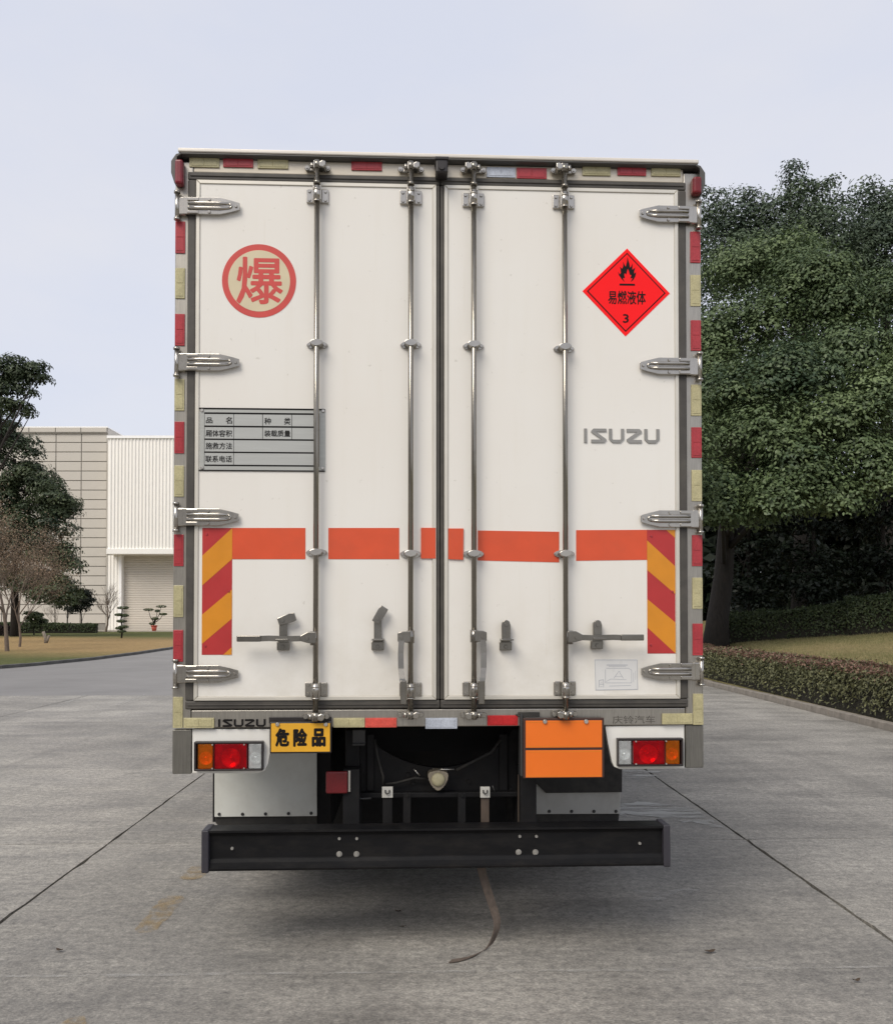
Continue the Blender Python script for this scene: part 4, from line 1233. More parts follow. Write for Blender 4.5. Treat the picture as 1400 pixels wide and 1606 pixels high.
# doors -----------------------------------------------------------
XL0, XL1 = P(293, 700)[0], P(690.2, 700)[0] - 0.0012
XR0, XR1 = P(690.2, 700)[0] + 0.0012, P(1076.5, 700)[0]
ZD0, ZD1 = P(690, 1112)[1] + 0.004, P(690, 277)[1] - 0.004
SW = 0.040
def door(x0, x1, left):
    d = None
    pl, pr = (x0+SW, x1-0.017) if left else (x0+0.017, x1-SW)
    tw = 0.019
    # panel, aluminium surround, rubber seal
    mb = MB(); mb.box(pl+tw, pr-tw, -0.008, 0.06, ZD0+SW+tw, ZD1-SW-tw, 0.002)
    d = mb.build('door', M['door'], T)
    mb = MB()
    a0, a1, b0, b1 = pl, pr, ZD0+SW, ZD1-SW
    mb.prism([(a0, b0), (a1, b0), (a1-tw, b0+tw), (a0+tw, b0+tw)], -0.013, 0.03, 0.0025, 1)
    mb.prism([(a0, b1), (a1, b1), (a1-tw, b1-tw), (a0+tw, b1-tw)], -0.013, 0.03, 0.0025, 1)
    mb.prism([(a0, b0+0.001), (a0+tw, b0+tw+0.001), (a0+tw, b1-tw-0.001), (a0, b1-0.001)], -0.0135, 0.03, 0.0025, 1)
    mb.prism([(a1, b0+0.001), (a1-tw, b0+tw+0.001), (a1-tw, b1-tw-0.001), (a1, b1-0.001)], -0.0135, 0.03, 0.0025, 1)
    mb.build('door_trim', M['trim'], d)
    mb = MB()
    mb.box(x0, x1, -0.006, 0.04, ZD0, ZD0+SW-0.001, 0.006); mb.box(x0, x1, -0.006, 0.04, ZD1-SW+0.001, ZD1, 0.006)
    mb.box(x0, pl-0.001, -0.007, 0.04, ZD0+SW, ZD1-SW, 0.006); mb.box(pr+0.001, x1, -0.007, 0.04, ZD0+SW, ZD1-SW, 0.006)
    # raised lip lines of the seal
    mb.box(x0+0.012, x1-0.012, -0.011, -0.004, ZD0+0.018, ZD0+0.022, 0.0015, 1); mb.box(x0+0.012, x1-0.012, -0.011, -0.004, ZD1-0.022, ZD1-0.018, 0.0015, 1)
    mb.build('door_seal', M['seal'], d)
    return d
DL = door(XL0, XL1, True)
DR = door(XR0, XR1, False)
# back plate behind the door gap
mb = MB(); mb.box(-xin, xin, 0.062, 0.08, ZB+0.05, ZT-0.1); mb.build('door_backing', M['seal'], T)

# hinges ----------------------------------------------------------
def hinge_mesh():
    mb = MB()
    # strap from pivot x=0 to x=0.30 (drawn for the left side), z centred
    out = [(0.012, 0.040), (0.20, 0.040), (0.262, 0.026), (0.302, 0.017), (0.302, -0.017), (0.262, -0.026), (0.20, -0.040), (0.012, -0.040)]
    mb.prism(out, -0.027, -0.018, 0.0022, 2)
    # pressed double rib with rounded nose
    for zz in (0.0115, -0.0115):
        mb.tube([(0.035, -0.028, zz), (0.10, -0.0285, zz), (0.20, -0.0285, zz), (0.245, -0.027, zz*0.9)], [0.0085, 0.0088, 0.0088, 0.006], 10)
    mb.tube([(0.245, -0.027, 0.0105), (0.258, -0.027, 0.006), (0.262, -0.027, 0), (0.258, -0.027, -0.006), (0.245, -0.027, -0.0105)], 0.006, 8)
    mb.box(0.03, 0.09, -0.031, -0.02, 0.022, 0.038, 0.003); mb.box(0.03, 0.09, -0.031, -0.02, -0.038, -0.022, 0.003)
    for (bx, bz) in ((0.145, 0.029), (0.145, -0.029), (0.284, 0.0)):
        mb.cyl((bx, -0.026, bz), (bx, -0.034, bz), 0.0085, 0.0065, 10)
    # pivot bracket and pin
    mb.box(-0.030, 0.022, -0.024, 0.02, -0.043, 0.043, 0.006, 2)
    mb.cyl((-0.018, -0.022, -0.062), (-0.018, -0.022, 0.062), 0.010, n=14)
    mb.cyl((-0.018, -0.022, 0.058), (-0.018, -0.022, 0.068), 0.015, n=12); mb.cyl((-0.018, -0.022, -0.068), (-0.018, -0.022, -0.058), 0.015, n=12)
    me = mb.mesh('hinge', M['stainless'])
    for v in me.vertices:
        if v.co.x > 0.022: v.co.x = 0.022 + (v.co.x-0.022)*0.89
    return me
hm = hinge_mesh()
hm2 = hm.copy(); hm2.transform(Matrix.Diagonal((-1, 1, 1, 1))); hm2.flip_normals()
for py in (323, 568, 811, 1057):
    x, z = P(288.5 - (py-323)/734*3, py, -0.02); link('hinge', hm, DL, loc=(x-0.012, 0, z))
for py in (337, 575, 814, 1053):
    x, z = P(1085.5 + (py-337)/716*4, py, -0.02); link('hinge', hm2, DR, loc=(x+0.012, 0, z))

# lock rods -------------------------------------------------------
RY = -0.048
def rod(door_, pxt, pxb, top, bot):
    xt, zt = P(pxt, top, RY); xb, zb = P(pxb, bot, RY)
    x = (xt+xb)/2
    mb = MB()
    mb.cyl((x, RY, zb), (x, RY, zt), 0.0125, n=18)
    # thinner shank and collar near both ends
    for zz, s in ((zt, -1), (zb, 1)):
        mb.cyl((x, RY, zz+s*0.09), (x, RY, zz+s*0.105), 0.0165, n=16)
        mb.cyl((x, RY, zz-s*0.006), (x, RY, zz+s*0.03), 0.0150, n=16)
    mb.build('lock_rod', M['rod'], door_)
    return x
def plate_bracket(x, z, d):
    mb = MB()
    for s in (-1, 1):
        mb.box(x+s*0.018 if s > 0 else x-0.052, x+0.052 if s > 0 else x-0.018, -0.020, -0.008, z-0.033, z+0.033, 0.004, 2)
        mb.box(x+s*0.016-0.004, x+s*0.016+0.004, RY-0.010, -0.010, z-0.034, z+0.034, 0.002)
        for dz in (-0.02, 0.02): mb.cyl((x+s*0.037, -0.020, z+dz), (x+s*0.037, -0.026, z+dz), 0.0075, 0.006, 10)
    mb.cyl((x, RY, z-0.035), (x, RY, z+0.030), 0.0185, n=18)
    mb.cyl((x, RY, z-0.042), (x, RY, z-0.036), 0.0205, n=18)
    mb.cyl((x, RY, z+0.012), (x, RY, z+0.018), 0.0200, n=18)
    mb.build('rod_bracket', M['stainless'], d)
def oval_bracket(x, z, d):
    mb = MB()
    pts = [(x+0.050*cos(a)*(1 if abs(cos(a)) < 0.9 else 1.0), z+0.0185*sin(a)) for a in [2*pi*i/24 for i in range(24)]]
    mb.prism(pts, -0.018, -0.008, 0.002, 1)
    pts = [(x+0.030*cos(a), z+0.016*sin(a)) for a in [2*pi*i/20 for i in range(20)]]
    mb.prism(pts, RY-0.015, -0.015, 0.003, 2)
    for s in (-1, 1): mb.cyl((x+s*0.037, -0.017, z), (x+s*0.037, -0.025, z), 0.0075, 0.006, 10)
    mb.build('rod_bracket', M['stainless'], d)
def cam_lock(x, z, d, up, side):
    mb = MB()
    mb.box(x-0.056, x+0.056, -0.016, -0.001, z-0.013, z+0.013, 0.005, 2)
    for s in (-1, 1):
        mb.cyl((x+s*0.049, -0.016, z), (x+s*0.049, -0.022, z), 0.013, 0.011, 14); mb.cyl((x+s*0.049, -0.021, z), (x+s*0.049, -0.0265, z), 0.006, n=10)
    # keeper hook block and cam claw
    mb.prism([(x-0.016, z-0.018), (x+0.012, z-0.018), (x+0.016, z+0.018), (x-0.016, z+0.020)], RY-0.010, -0.012, 0.004, 2)
    mb.prism([(x+side*0.010, z-0.012), (x+side*0.030, z-0.018), (x+side*0.042, z-0.006), (x+side*0.042, z+0.014), (x+side*0.026, z+0.019), (x+side*0.010, z+0.010)], RY-0.016, -0.014, 0.005, 2)
    mb.cyl((x-side*0.024, RY+0.006, z-0.010), (x-side*0.024, RY+0.006, z+0.012), 0.009, n=12)
    mb.build('cam_lock', M['stainless'], d)
rods = [(DL, 497.5, 494.5, 254, 1128, (303, 538, 866, 1082), 259, 1125, 1), (DL, 643.5, 644.5, 256, 1126, (305, 538, 868, 1082), 261, 1122, 1),
        (DR, 742.5, 743.5, 257, 1126, (309, 540, 868, 1081), 262, 1123, -1), (DR, 884, 888, 260, 1126, (312, 544, 868, 1080), 263, 1121, -1)]
RX = []
for d, a, b, t, bo, brs, ct_, cb_, side in rods:
    x = rod(d, a, b, t, bo); RX.append(x)
    for i, py in enumerate(brs):
        z = P(a, py, RY)[1]
        (plate_bracket if i in (0, 3) else oval_bracket)(x, z, d)
    cam_lock(x, P(a, ct_, RY)[1], d, True, side)
    cam_lock(x, P(b, cb_, RY)[1], d, False, side)

# handles ---------------------------------------------------------
def zpx(py, px=690, y=-0.06): return P(px, py, y)[1]
def xpx(px, py=1000, y=-0.06): return P(px, py, y)[0]
def handle_h(d, pr, p_end, pyc, side):
    """level handle: hub on the rod, cranked flat bar, grip end"""
    x0 = xpx(pr); x1 = xpx(p_end); z = zpx(pyc)
    s = 1 if x1 > x0 else -1
    mb = MB()
    mb.prism([(x0-s*0.010, z-0.024), (x0+s*0.025, z-0.022), (x0+s*0.062, z-0.012), (x0+s*0.062, z+0.012), (x0+s*0.028, z+0.030), (x0-s*0.010, z+0.030)], RY-0.022, RY-0.006, 0.003, 2)
    mb.ribbon([(x0+s*0.055, RY-0.016, z), (x0+s*0.12, RY-0.018, z-0.002), (x0+s*0.20, RY-0.030, z+0.001), (x0+s*0.235, RY-0.034, z), (x1, RY-0.034, z)], (0, 0, 0.026), 0.008)
    mb.box(min(x1, x1-s*0.11), max(x1, x1-s*0.11), RY-0.043, RY-0.030, z-0.0145, z+0.0145, 0.004, 2)
    mb.cyl((x0+s*0.03, RY-0.020, z), (x0+s*0.03, RY-0.030, z), 0.010, 0.008, 12)
    mb.cyl((x0, RY, z-0.032), (x0, RY, z+0.032), 0.018, n=16)
    mb.build('lock_handle', M['handle'], d)
def handle_v(d, xr_, px_mid, pyt, pyb, side):
    xm = xpx(px_mid, (pyt+pyb)/2); zt, zb = zpx(pyt), zpx(pyb)
    mb = MB()
    mb.prism([(xr_, zt+0.004), (xm-side*0.0, zt+0.002), (xm+side*0.018, zt-0.004), (xm+side*0.018, zt-0.045), (xm-side*0.02, zt-0.050), (xr_, zt-0.046)], RY-0.022, RY-0.006, 0.003, 2)
    mb.ribbon([(xm, RY-0.022, zt-0.040), (xm+side*0.003, RY-0.024, zt-0.10), (xm+side*0.002, RY-0.028, zt-0.17), (xm-side*0.004, RY-0.052, zt-0.215), (xm-side*0.010, RY-0.056, zt-0.25), (xm-side*0.010, RY-0.056, zb)], (0.027, 0, 0), 0.008)
    mb.box(xm-side*0.010-0.0145, xm-side*0.010+0.0145, RY-0.064, RY-0.050, zb, zb+0.11, 0.004, 2)
    mb.cyl((xm, RY-0.018, zt-0.026), (xm, RY-0.030, zt-0.026), 0.009, 0.008, 12)
    mb.cyl((xr_, RY, zt-0.052), (xr_, RY, zt+0.006), 0.018, n=16)
    mb.build('lock_handle', M['handle'], d)
handle_h(DL, 492, 373, 1001, -1); handle_h(DR, 893, 1007, 1000, 1)
handle_v(DL, RX[1], 629.5, 991, 1103, -1); handle_v(DR, RX[2], 757, 990, 1103, 1)

def catch(d, px, pyb, pyt, ang, side=1):
    """handle keeper: base, upright and a hinged flap on top"""
    x = xpx(px); zb = P(px, pyb, -0.02)[1]; zt = P(px, pyt, -0.02)[1]
    mb = MB()
    mb.box(x-0.029, x+0.029, -0.030, -0.007, zb, zb+0.042, 0.004, 2)
    mb.cyl((x, -0.030, zb+0.018), (x, -0.037, zb+0.018), 0.009, 0.007, 12)
    mb.box(x-0.027, x+0.031, -0.088, -0.010, zb+0.048, zb+0.055, 0.002)
    up_y0 = -0.028
    mb.box(x-0.018, x+0.018, up_y0, -0.008, zb+0.040, zt-0.012, 0.003)
    L = 0.062
    c, s_ = cos(ang), sin(ang)
    piv = (x, zt-0.024)
    loc_ = [(-0.018, -0.022), (0.018, -0.022), (0.021, L*0.6), (0.019, L), (-0.019, L), (-0.021, L*0.6)]
    if ang == 0:
        loc_ = [(-0.020, -0.07), (0.020, -0.07), (0.021, 0.0), (0.016, 0.016), (0.006, 0.023), (-0.006, 0.023), (-0.016, 0.016), (-0.021, 0.0)]
    pts = [(piv[0] + a*c + b*s_, piv[1] - a*s_ + b*c) for a, b in loc_]
    mb.prism(pts, -0.046, -0.030, 0.003, 2)
    mb.cyl((piv[0], -0.044, piv[1]), (piv[0], -0.052, piv[1]), 0.010, 0.008, 14)
    mb.build('handle_catch', M['handle'], d)
catch(DL, 442.5, 1020, 965, radians(72)); catch(DL, 592, 1020, 962, radians(32))
catch(DR, 794, 1020, 972, 0); catch(DR, 938, 1018, 972, 0)

# tape, boards, signs on the doors --------------------------------
def tape(d, quad, m, y0=-0.0095, name='tape'):
    mb = MB(); pts = [P(px, py, -0.009) for px, py in quad]
    mb.prism(pts, y0, -0.0078, 0.0)
    return mb.build(name, m, d)
ot = M['orange_tape']
tape(DL, [(364.5, 828), (479, 828), (479, 877), (364.5, 877)], ot, name='orange_tape')
tape(DL, [(515, 828), (626, 828), (626, 877), (515, 877)], ot, name='orange_tape')
tape(DL, [(660, 828), (683, 828), (683, 876), (660, 876)], ot, y0=-0.0155, name='orange_tape')
tape(DR, [(703, 829), (726.5, 829), (726, 878), (703, 877)], ot, y0=-0.0155, name='orange_tape')
tape(DR, [(749, 832), (876.5, 834), (876.5, 882), (749, 879)], ot, name='orange_tape')
tape(DR, [(903, 831.5), (1014, 831), (1014, 878), (903, 879.5)], ot, name='orange_tape')

def clip_poly(poly, f):
    out = []
    for i in range(len(poly)):
        a, b = poly[i], poly[(i+1) % len(poly)]
        fa, fb = f(a), f(b)
        if fa >= 0: out.append(a)
        if (fa >= 0) != (fb >= 0):
            t = fa/(fa-fb); out.append((a[0]+(b[0]-a[0])*t, a[1]+(b[1]-a[1])*t))
    return out
def chevron(d, a, b, c, e, cuts, rising):
    x0, x1, z0, z1 = R(a, b, c, e, -0.01)
    H = z1 - z0; W_ = x1 - x0
    rect = [(x0, z0), (x1, z0), (x1, z1), (x0, z1)]
    root = None
    colours = ['chev_red', 'chev_amber', 'chev_red', 'chev_amber', 'chev_red', 'chev_amber']
    if not rising: colours = ['chev_amber', 'chev_red', 'chev_amber', 'chev_red', 'chev_amber', 'chev_red']
    mb = MB(); mb.box(x0, x1, -0.0095, -0.0075, z0, z1, 0.0006, 1)
    root = mb.build('marker_board', M['chev_red'], d)
    mb2 = MB()
    # boundaries: height below the top at left and right edge, as fractions of H
    bs_ = [None] + cuts + [None]
    for k in range(len(cuts)+1):
        if colours[k] != 'chev_amber': continue
        poly = rect[:]
        for bnd, sign in ((bs_[k], 1), (bs_[k+1], -1)):
            if bnd is None: continue
            l, r_ = bnd
            poly = clip_poly(poly, lambda p: sign*((z1 - (l + (r_-l)*(p[0]-x0)/W_)*H) - p[1]))
            if len(poly) < 3: break
        if len(poly) >= 3: mb2.prism(poly, -0.0103, -0.0094)
    mb2.build('amber_stripe', M['chev_amber'], root)
    mb3 = MB()
    for (fx, fz) in ((0.15, 0.95), (0.12, 0.07), (0.9, 0.5)):
        mb3.cyl((x0+W_*fx, -0.0095, z0+H*fz), (x0+W_*fx, -0.013, z0+H*fz), 0.006, 0.0045, 10)
    mb3.build('rivet', M['ref_red'], root)
chevron(DL, 317, 364, 828, 1027, [(0.22, 0.0), (0.455, 0.245), (0.685, 0.485), (0.915, 0.715), (1.15, 0.94)], True)
chevron(DR, 1014.5, 1058.5, 831, 1025, [(-0.14, 0.065), (0.085, 0.295), (0.325, 0.52), (0.56, 0.75), (0.79, 1.0)], False)

# round explosive sign
cx_, cz_ = P(406.5, 440.5, -0.009)
sx_, sz_ = P(464.5, 440.5, -0.009)[0] - cx_, P(406.5, 383, -0.009)[1] - cz_
def ell(k, n=64): return [(cx_ + sx_*k*cos(2*pi*i/n), cz_ + sz_*k*sin(2*pi*i/n)) for i in range(n)]
mb = MB(); mb.prism(ell(1.0), -0.0092, -0.0078); sg = mb.build('round_sign', M['circle_red'], DL)
mb = MB(); mb.prism(ell(0.835), -0.0098, -0.0091); mb.build('sign_face', M['circle_tan'], sg)
x0, x1, z0, z1 = R(371, 444, 403, 477, -0.01)
mb = MB(); lettering(mb, '爆', x0, x1, z0, z1, -0.0103, 0.015); mb.build('sign_lettering', M['circle_red'], sg)

# flammable liquid diamond
def dia(k):
    c = (982, 458.2)
    return [P(c[0] + (x-c[0])*k, c[1] + (y-c[1])*k, -0.01) for x, y in ((983, 389.5), (1050, 460), (980.5, 527.5), (913, 456.5))]
mb = MB(); mb.prism(dia(1.0), -0.0092, -0.0078); dg_ = mb.build('hazard_diamond', M['sign_red'], DR)
mb = MB(); mb.prism(dia(0.90), -0.0097, -0.0091); mb.build('diamond_border', M['black_print'], dg_)
mb = MB(); mb.prism(dia(0.865), -0.0102, -0.0096); mb.build('diamond_face', M['sign_red'], dg_)
mb = MB()
fl = [(690, 545), (650, 505), (612, 450), (600, 405), (625, 440), (640, 420), (635, 370), (628, 335), (655, 365), (672, 330), (672, 270), (690, 310), (705, 335), (722, 275), (730, 200), (742, 250), (758, 300), (765, 350), (780, 330), (798, 290), (798, 340), (795, 375), (815, 365), (835, 345), (822, 400), (820, 430), (848, 410), (840, 460), (815, 510), (775, 545),
      (800, 490), (770, 495), (785, 450), (762, 445), (750, 400), (735, 360), (722, 400), (715, 440), (690, 425), (685, 450), (695, 490), (665, 490), (690, 545)]
q = [P(900+a/8.75, 380+b/8.75, -0.01) for a, b in fl[:-1]]
mb.prism(q, -0.0107, -0.0101)
x0, x1, z0, z1 = R(971, 995, 445, 448, -0.01); mb.box(x0, x1, -0.0107, -0.0101, z0, z1)
x0, x1, z0, z1 = R(953, 1012, 456, 477.5, -0.01); lettering(mb, '易燃液体', x0, x1, z0, z1, -0.0107, 0.014)
x0, x1, z0, z1 = R(976.3, 985.6, 492.5, 506.5, -0.01); lettering(mb, '3', x0, x1, z0, z1, -0.0107, 0.02)
mb.build('diamond_print', M['black_print'], dg_)

# particulars plate
q = [P(x, y, -0.01) for x, y in ((313.5, 641), (510.5, 642), (510.5, 739.5), (313.5, 738.5))]
mb = MB(); mb.prism(q, -0.0112, -0.0078, 0.0008, 1); pp_ = mb.build('info_plate', M['plate_alu'], DL)
def ipx(a, b): return P(310 + a/6.667, 630 + b/6.667, -0.012)
def cell(mb, a0, a1, b0, b1, y):
    p, q_ = ipx(a0, b1), ipx(a1, b0); mb.box(p[0], q_[0], y, y+0.0006, p[1], q_[1])
mb = MB()
lines_h = [125, 262, 397, 532, 668]
for i in range(4):
    cols = [(72, 378)] + ([(378, 680), (680, 985), (985, 1270)] if i < 2 else [(378, 1270)])
    for j, (a0, a1) in enumerate(cols):
        cell(mb, a0+2.5, a1-2.5, lines_h[i]+2.5+ (i*0), lines_h[i+1]-2.5, -0.0118)
mb.build('plate_cell', M['plate_cell'], pp_)
mb = MB()
for b0 in lines_h: cell(mb, 70, 1272, b0-3, b0+3, -0.0121)
for a0, b0, b1 in ((72, 125, 668), (378, 125, 668), (680, 125, 397), (985, 125, 397), (1270, 125, 668)): cell(mb, a0-3, a0+3, b0, b1, -0.01225)
cell(mb, 10, 1330, 75, 78, -0.0121); cell(mb, 10, 1330, 720, 723, -0.0121)
def itext(s, a0, a1, b0, b1):
    p, q_ = ipx(a0, b1), ipx(a1, b0); lettering(mb, s, p[0], q_[0], p[1], q_[1], -0.0126, 0.012)
itext('品', 88, 158, 165, 225); itext('名', 295, 362, 160, 230); itext('种', 698, 768, 168, 238); itext('类', 905, 972, 168, 240)
itext('厢体容积', 85, 362, 297, 365); itext('装载质量', 698, 970, 300, 365); itext('施救方法', 85, 362, 428, 496); itext('联系电话', 82, 360, 565, 632)
mb.build('plate_print', M['black_print'], pp_)
mb = MB()
for a, b in ((47, 90), (48, 690), (1312, 97), (1306, 695)):
    x, z = ipx(a, b); mb.cyl((x, -0.011, z), (x, -0.0165, z), 0.009, 0.006, 12)
mb.build('rivet', M['bolt'], pp_)
# maker's badge on the door
x0, x1, z0, z1 = R(915.5, 1033.5, 672.5, 694.5, -0.012)
mb = MB(); wide_letters(mb, x0, x1, z0, z1, -0.013, -0.0082, 0.22); mb.build('badge_lettering', M['badge'], DR)
# clear sticker with a line drawing
q = [P(x, y, -0.01) for x, y in ((931.5, 1034), (999, 1034), (1000.5, 1082), (933, 1083))]
mb = MB(); mb.prism(q, -0.0090, -0.0078); sk = mb.build('clear_sticker', M['paper'], DR)
mb = MB()
def ln(a0, b0, a1, b1, w=0.9):
    p = Vector((*P(a0, b0, -0.01), 0)); q_ = Vector((*P(a1, b1, -0.01), 0))
    d_ = (q_-p).normalized(); n_ = Vector((-d_.y, d_.x, 0))*w*0.0015
    mb.prism([(p.x+n_.x, p.y+n_.y), (q_.x+n_.x, q_.y+n_.y), (q_.x-n_.x, q_.y-n_.y), (p.x-n_.x, p.y-n_.y)], -0.0096, -0.0089)
for s_ in [(951, 1043, 984, 1043, 1.0), (954, 1045, 981, 1045, .6), (950, 1048, 985, 1048, .6), (985, 1048, 990, 1051, .6), (990, 1051, 990, 1071, .6), (990, 1071, 949, 1071, .6), (949, 1071, 949, 1050, .6), (950, 1069, 957, 1065, .5), (957, 1065, 982, 1066, .5),
           (962, 1064, 969, 1054, .6), (977, 1064, 971, 1054, .6), (969, 1053, 972, 1053, .6), (964, 1061, 975, 1061, .4), (955, 1076, 989, 1075, .6), (939, 1067, 946, 1066, .7), (939, 1067, 939, 1078, .7), (946, 1066, 946, 1078, .7), (940, 1073, 946, 1073, .7), (942, 1070, 944, 1070, .6), (941, 1077, 944, 1077, .6),
           (993, 1055, 993, 1070, .5), (996, 1052, 996, 1066, .4), (932.5, 1035, 998, 1035, .6), (932.5, 1035, 934, 1082, .5), (998.5, 1035, 999.5, 1081, .6), (934, 1082, 999.5, 1081, .6)]:
    ln(*s_)
mb.build('sticker_drawing', M['paper_ink'], sk)

# lettering on the sill
x0, x1, z0, z1 = R(342.5, 416.5, 1128, 1140, 0.0)
mb = MB(); wide_letters(mb, x0, x1, z0, z1, -0.003, 0.004, 0.24); mb.build('sill_lettering', M['black_print'], T)
x0, x1, z0, z1 = R(960, 1027, 1122.5, 1135, 0.0)
mb = MB(); lettering(mb, '庆铃汽车', x0, x1, z0, z1, 0.0012, 0.0); mb.build('sill_lettering', M['emboss'], T)
# small grab strip / wiring cover on the sill
mb = MB(); x0, x1, z0, z1 = R(422, 520, 1124.5, 1134, -0.005); mb.box(x0, x1, -0.008, 0.004, z0, z1, 0.002); mb.build('plate_light', M['lamp_black'], T)
mb = MB(); x0, x1, z0, z1 = R(812, 846, 1117, 1124, -0.005); mb.box(x0, x1, -0.010, 0.004, z0, z1, 0.002)
mb.tube([(x0-0.01, -0.006, z0+0.01), (x0+0.03, -0.014, z0-0.004), (x0+0.012, -0.01, z0-0.06)], 0.004, 6)
mb.build('wire_clip', M['rubber'], T)

# tail lamp clusters ----------------------------------------------
def lamp_cluster(panel, house, lenses, outer, grey):
    LY = 0.012
    mb = MB(); mb.prism([P(x, y, LY) for x, y in panel], LY, LY+0.035, 0.004, 2)
    mb.build('lamp_panel', M['white'], T)
    x0, x1, z0, z1 = R(*house, LY)
    root = None
    mb = MB()
    t = 0.009
    mb.box(x0, x1, LY-0.003, LY+0.006, z0, z1)       # back tray
    for (a, b, c, d) in ((x0, x1, z0-0.001, z0+t), (x0, x1, z1-t, z1+0.001), (x0-0.001, x0+t, z0, z1), (x1-t, x1+0.001, z0, z1)):
        mb.box(a, b, LY-0.032, LY, c, d, 0.003, 2)
    root = mb.build('tail_light', M['lamp_black'], T)
    for (a, b, m, nm) in lenses:
        l0, l1 = P(a, (house[2]+house[3])/2, LY-0.03)[0], P(b, (house[2]+house[3])/2, LY-0.03)[0]
        za, zb_ = z0+t+0.001, z1-t-0.001
        mb = MB(); mb.box(l0, l1, LY-0.036, LY-0.028, za, zb_, 0.003, 2); mb.build(nm, M[m], root)
        # reflector bowl with bulb behind the lens
        mb = MB(); cxx, czz = (l0+l1)/2, za + (zb_-za)*0.42
        mb.box(l0+0.001, l1-0.001, LY-0.0045, LY-0.0032, za, zb_)
        mb.build('lamp_tray', M['tray'], root)
        rb_ = min((l1-l0)*0.46, 0.045); mb = MB()
        prof = [(0.004, -0.0055), (0.35, -0.0070), (0.7, -0.0125), (0.95, -0.021), (1.0, -0.0235)]
        rings = [[mb.bm.verts.new((cxx + rb_*k*cos(2*pi*q/24), LY + yy, czz + rb_*k*sin(2*pi*q/24))) for q in range(24)] for k, yy in prof]
        for ra, rb2 in zip(rings, rings[1:]):
            for q in range(24):
                f = mb.bm.faces.new((ra[q], ra[(q+1) % 24], rb2[(q+1) % 24], rb2[q])); f.smooth = True
        mb.build('lamp_bowl', M['bowl'], root)
        mb = MB(); mb.ball((cxx, LY-0.015, czz), 0.010, u=12, v=8); mb.build('bulb', M['bowl'], root)
        if nm == 'red_lens':
            mb = MB(); mb.box(l0 + (l1-l0)*0.78, l0+(l1-l0)*0.80, LY-0.0375, LY-0.03, za, zb_); mb.build('lens_rib', M['red_lens'], root)
    mb = MB()
    for fx in (0.27, 0.73):
        for zz in (z0+0.012, z1-0.012):
            mb.cyl((x0+(x1-x0)*fx, LY-0.034, zz), (x0+(x1-x0)*fx, LY-0.040, zz), 0.004, n=8)
    mb.build('lens_screw', M['bolt'], root)
    mb = MB(); x0, x1, z0, z1 = R(*outer, LY); mb.box(x0, x1, 0.006, 0.05, z0, z1, 0.004, 2); mb.build('corner_panel', M['corner_grey'], T)
M['tray'] = mat('lamp_tray', (0.20, 0.19, 0.19), 0.35, 0.3)
lamp_cluster([(301.5, 1143.5), (423.5, 1143.5), (423.5, 1180), (420.5, 1198), (415, 1209), (405, 1213), (301.5, 1213)], (307, 414, 1162, 1207),
             [(311, 334, 'amber', 'amber_lens'), (337, 387, 'red_lens', 'red_lens'), (390.5, 410.5, 'clear', 'clear_lens')], (271, 300.5, 1144, 1213.5), 0)
lamp_cluster([(1073, 1137), (948.5, 1139), (953, 1165), (959.5, 1196), (963, 1203), (972, 1206.5), (1073, 1205.5)], (966, 1068, 1157, 1200),
             [(969.5, 989, 'clear', 'clear_lens'), (992.5, 1041, 'red_lens', 'red_lens'), (1043.5, 1064.5, 'amber', 'amber_lens')], (1074, 1102, 1137, 1204), 0)

# hazard plates ---------------------------------------------------
PY_ = -0.03
x0, x1, z0, z1 = R(423, 520, 1132, 1181.5, PY_)
mb = MB(); mb.box(x0, x1, PY_, PY_+0.012, z0, z1, 0.004, 2)
hp = mb.build('hazard_plate', M['lamp_black'], T)
mb = MB(); mb.box(x0+0.007, x1-0.007, PY_-0.003, PY_, z0+0.007, z1-0.007, 0.0015, 2); mb.build('plate_face', M['plate_yellow'], hp)
for s_, a in (('危', 432), ('险', 460), ('品', 489)):
    x0, x1, z0, z1 = R(a, a+22, 1142, 1171, PY_); mb = MB(); lettering(mb, s_, x0, x1, z0, z1, PY_-0.0036, 0.042)
    mb.build('plate_lettering', M['black_print'], hp)
mb = MB()
for a in (435.5, 511):
    x, z = P(a, 1136, PY_); mb.cyl((x, PY_-0.003, z), (x, PY_-0.010, z), 0.011, 0.008, 14)
mb.build('bolt', M['bolt'], hp)
x0, x1, z0, z1 = R(820, 947, 1126, 1220.5, PY_)
mb = MB(); mb.box(x0, x1, PY_, PY_+0.010, z0, z1, 0.003, 2); op = mb.build('orange_plate', M['plate_brown'], T)
for (a, b) in ((1130, 1172.5), (1176.5, 1219)):
    q0, q1, w0, w1 = R(824, 943.5, a, b, PY_)
    mb = MB(); mb.box(q0, q1, PY_-0.0025, PY_+0.001, w0, w1, 0.001, 1); mb.build('plate_face', M['plate_orange'], op)
    mb = MB(); mb.box(q0+0.006, q1-0.006, PY_-0.0031, PY_-0.002, w0+0.006, w0+0.0075); mb.box(q0+0.006, q1-0.006, PY_-0.0031, PY_-0.002, w1-0.0075, w1-0.006); mb.build('plate_line', M['chev_amber'], op)
mb = MB()
for a in (854, 918.5):
    x, z = P(a, 1131.5, PY_); mb.cyl((x, PY_-0.002, z), (x, PY_-0.010, z), 0.012, 0.009, 14)
mb.build('bolt', M['bolt'], op)
mb = MB(); mb.box(x0-0.012, x0-0.002, PY_+0.002, 0.05, z0+0.01, z1+0.02, 0.002); mb.build('plate_bracket', M['dark_bolt'], T)

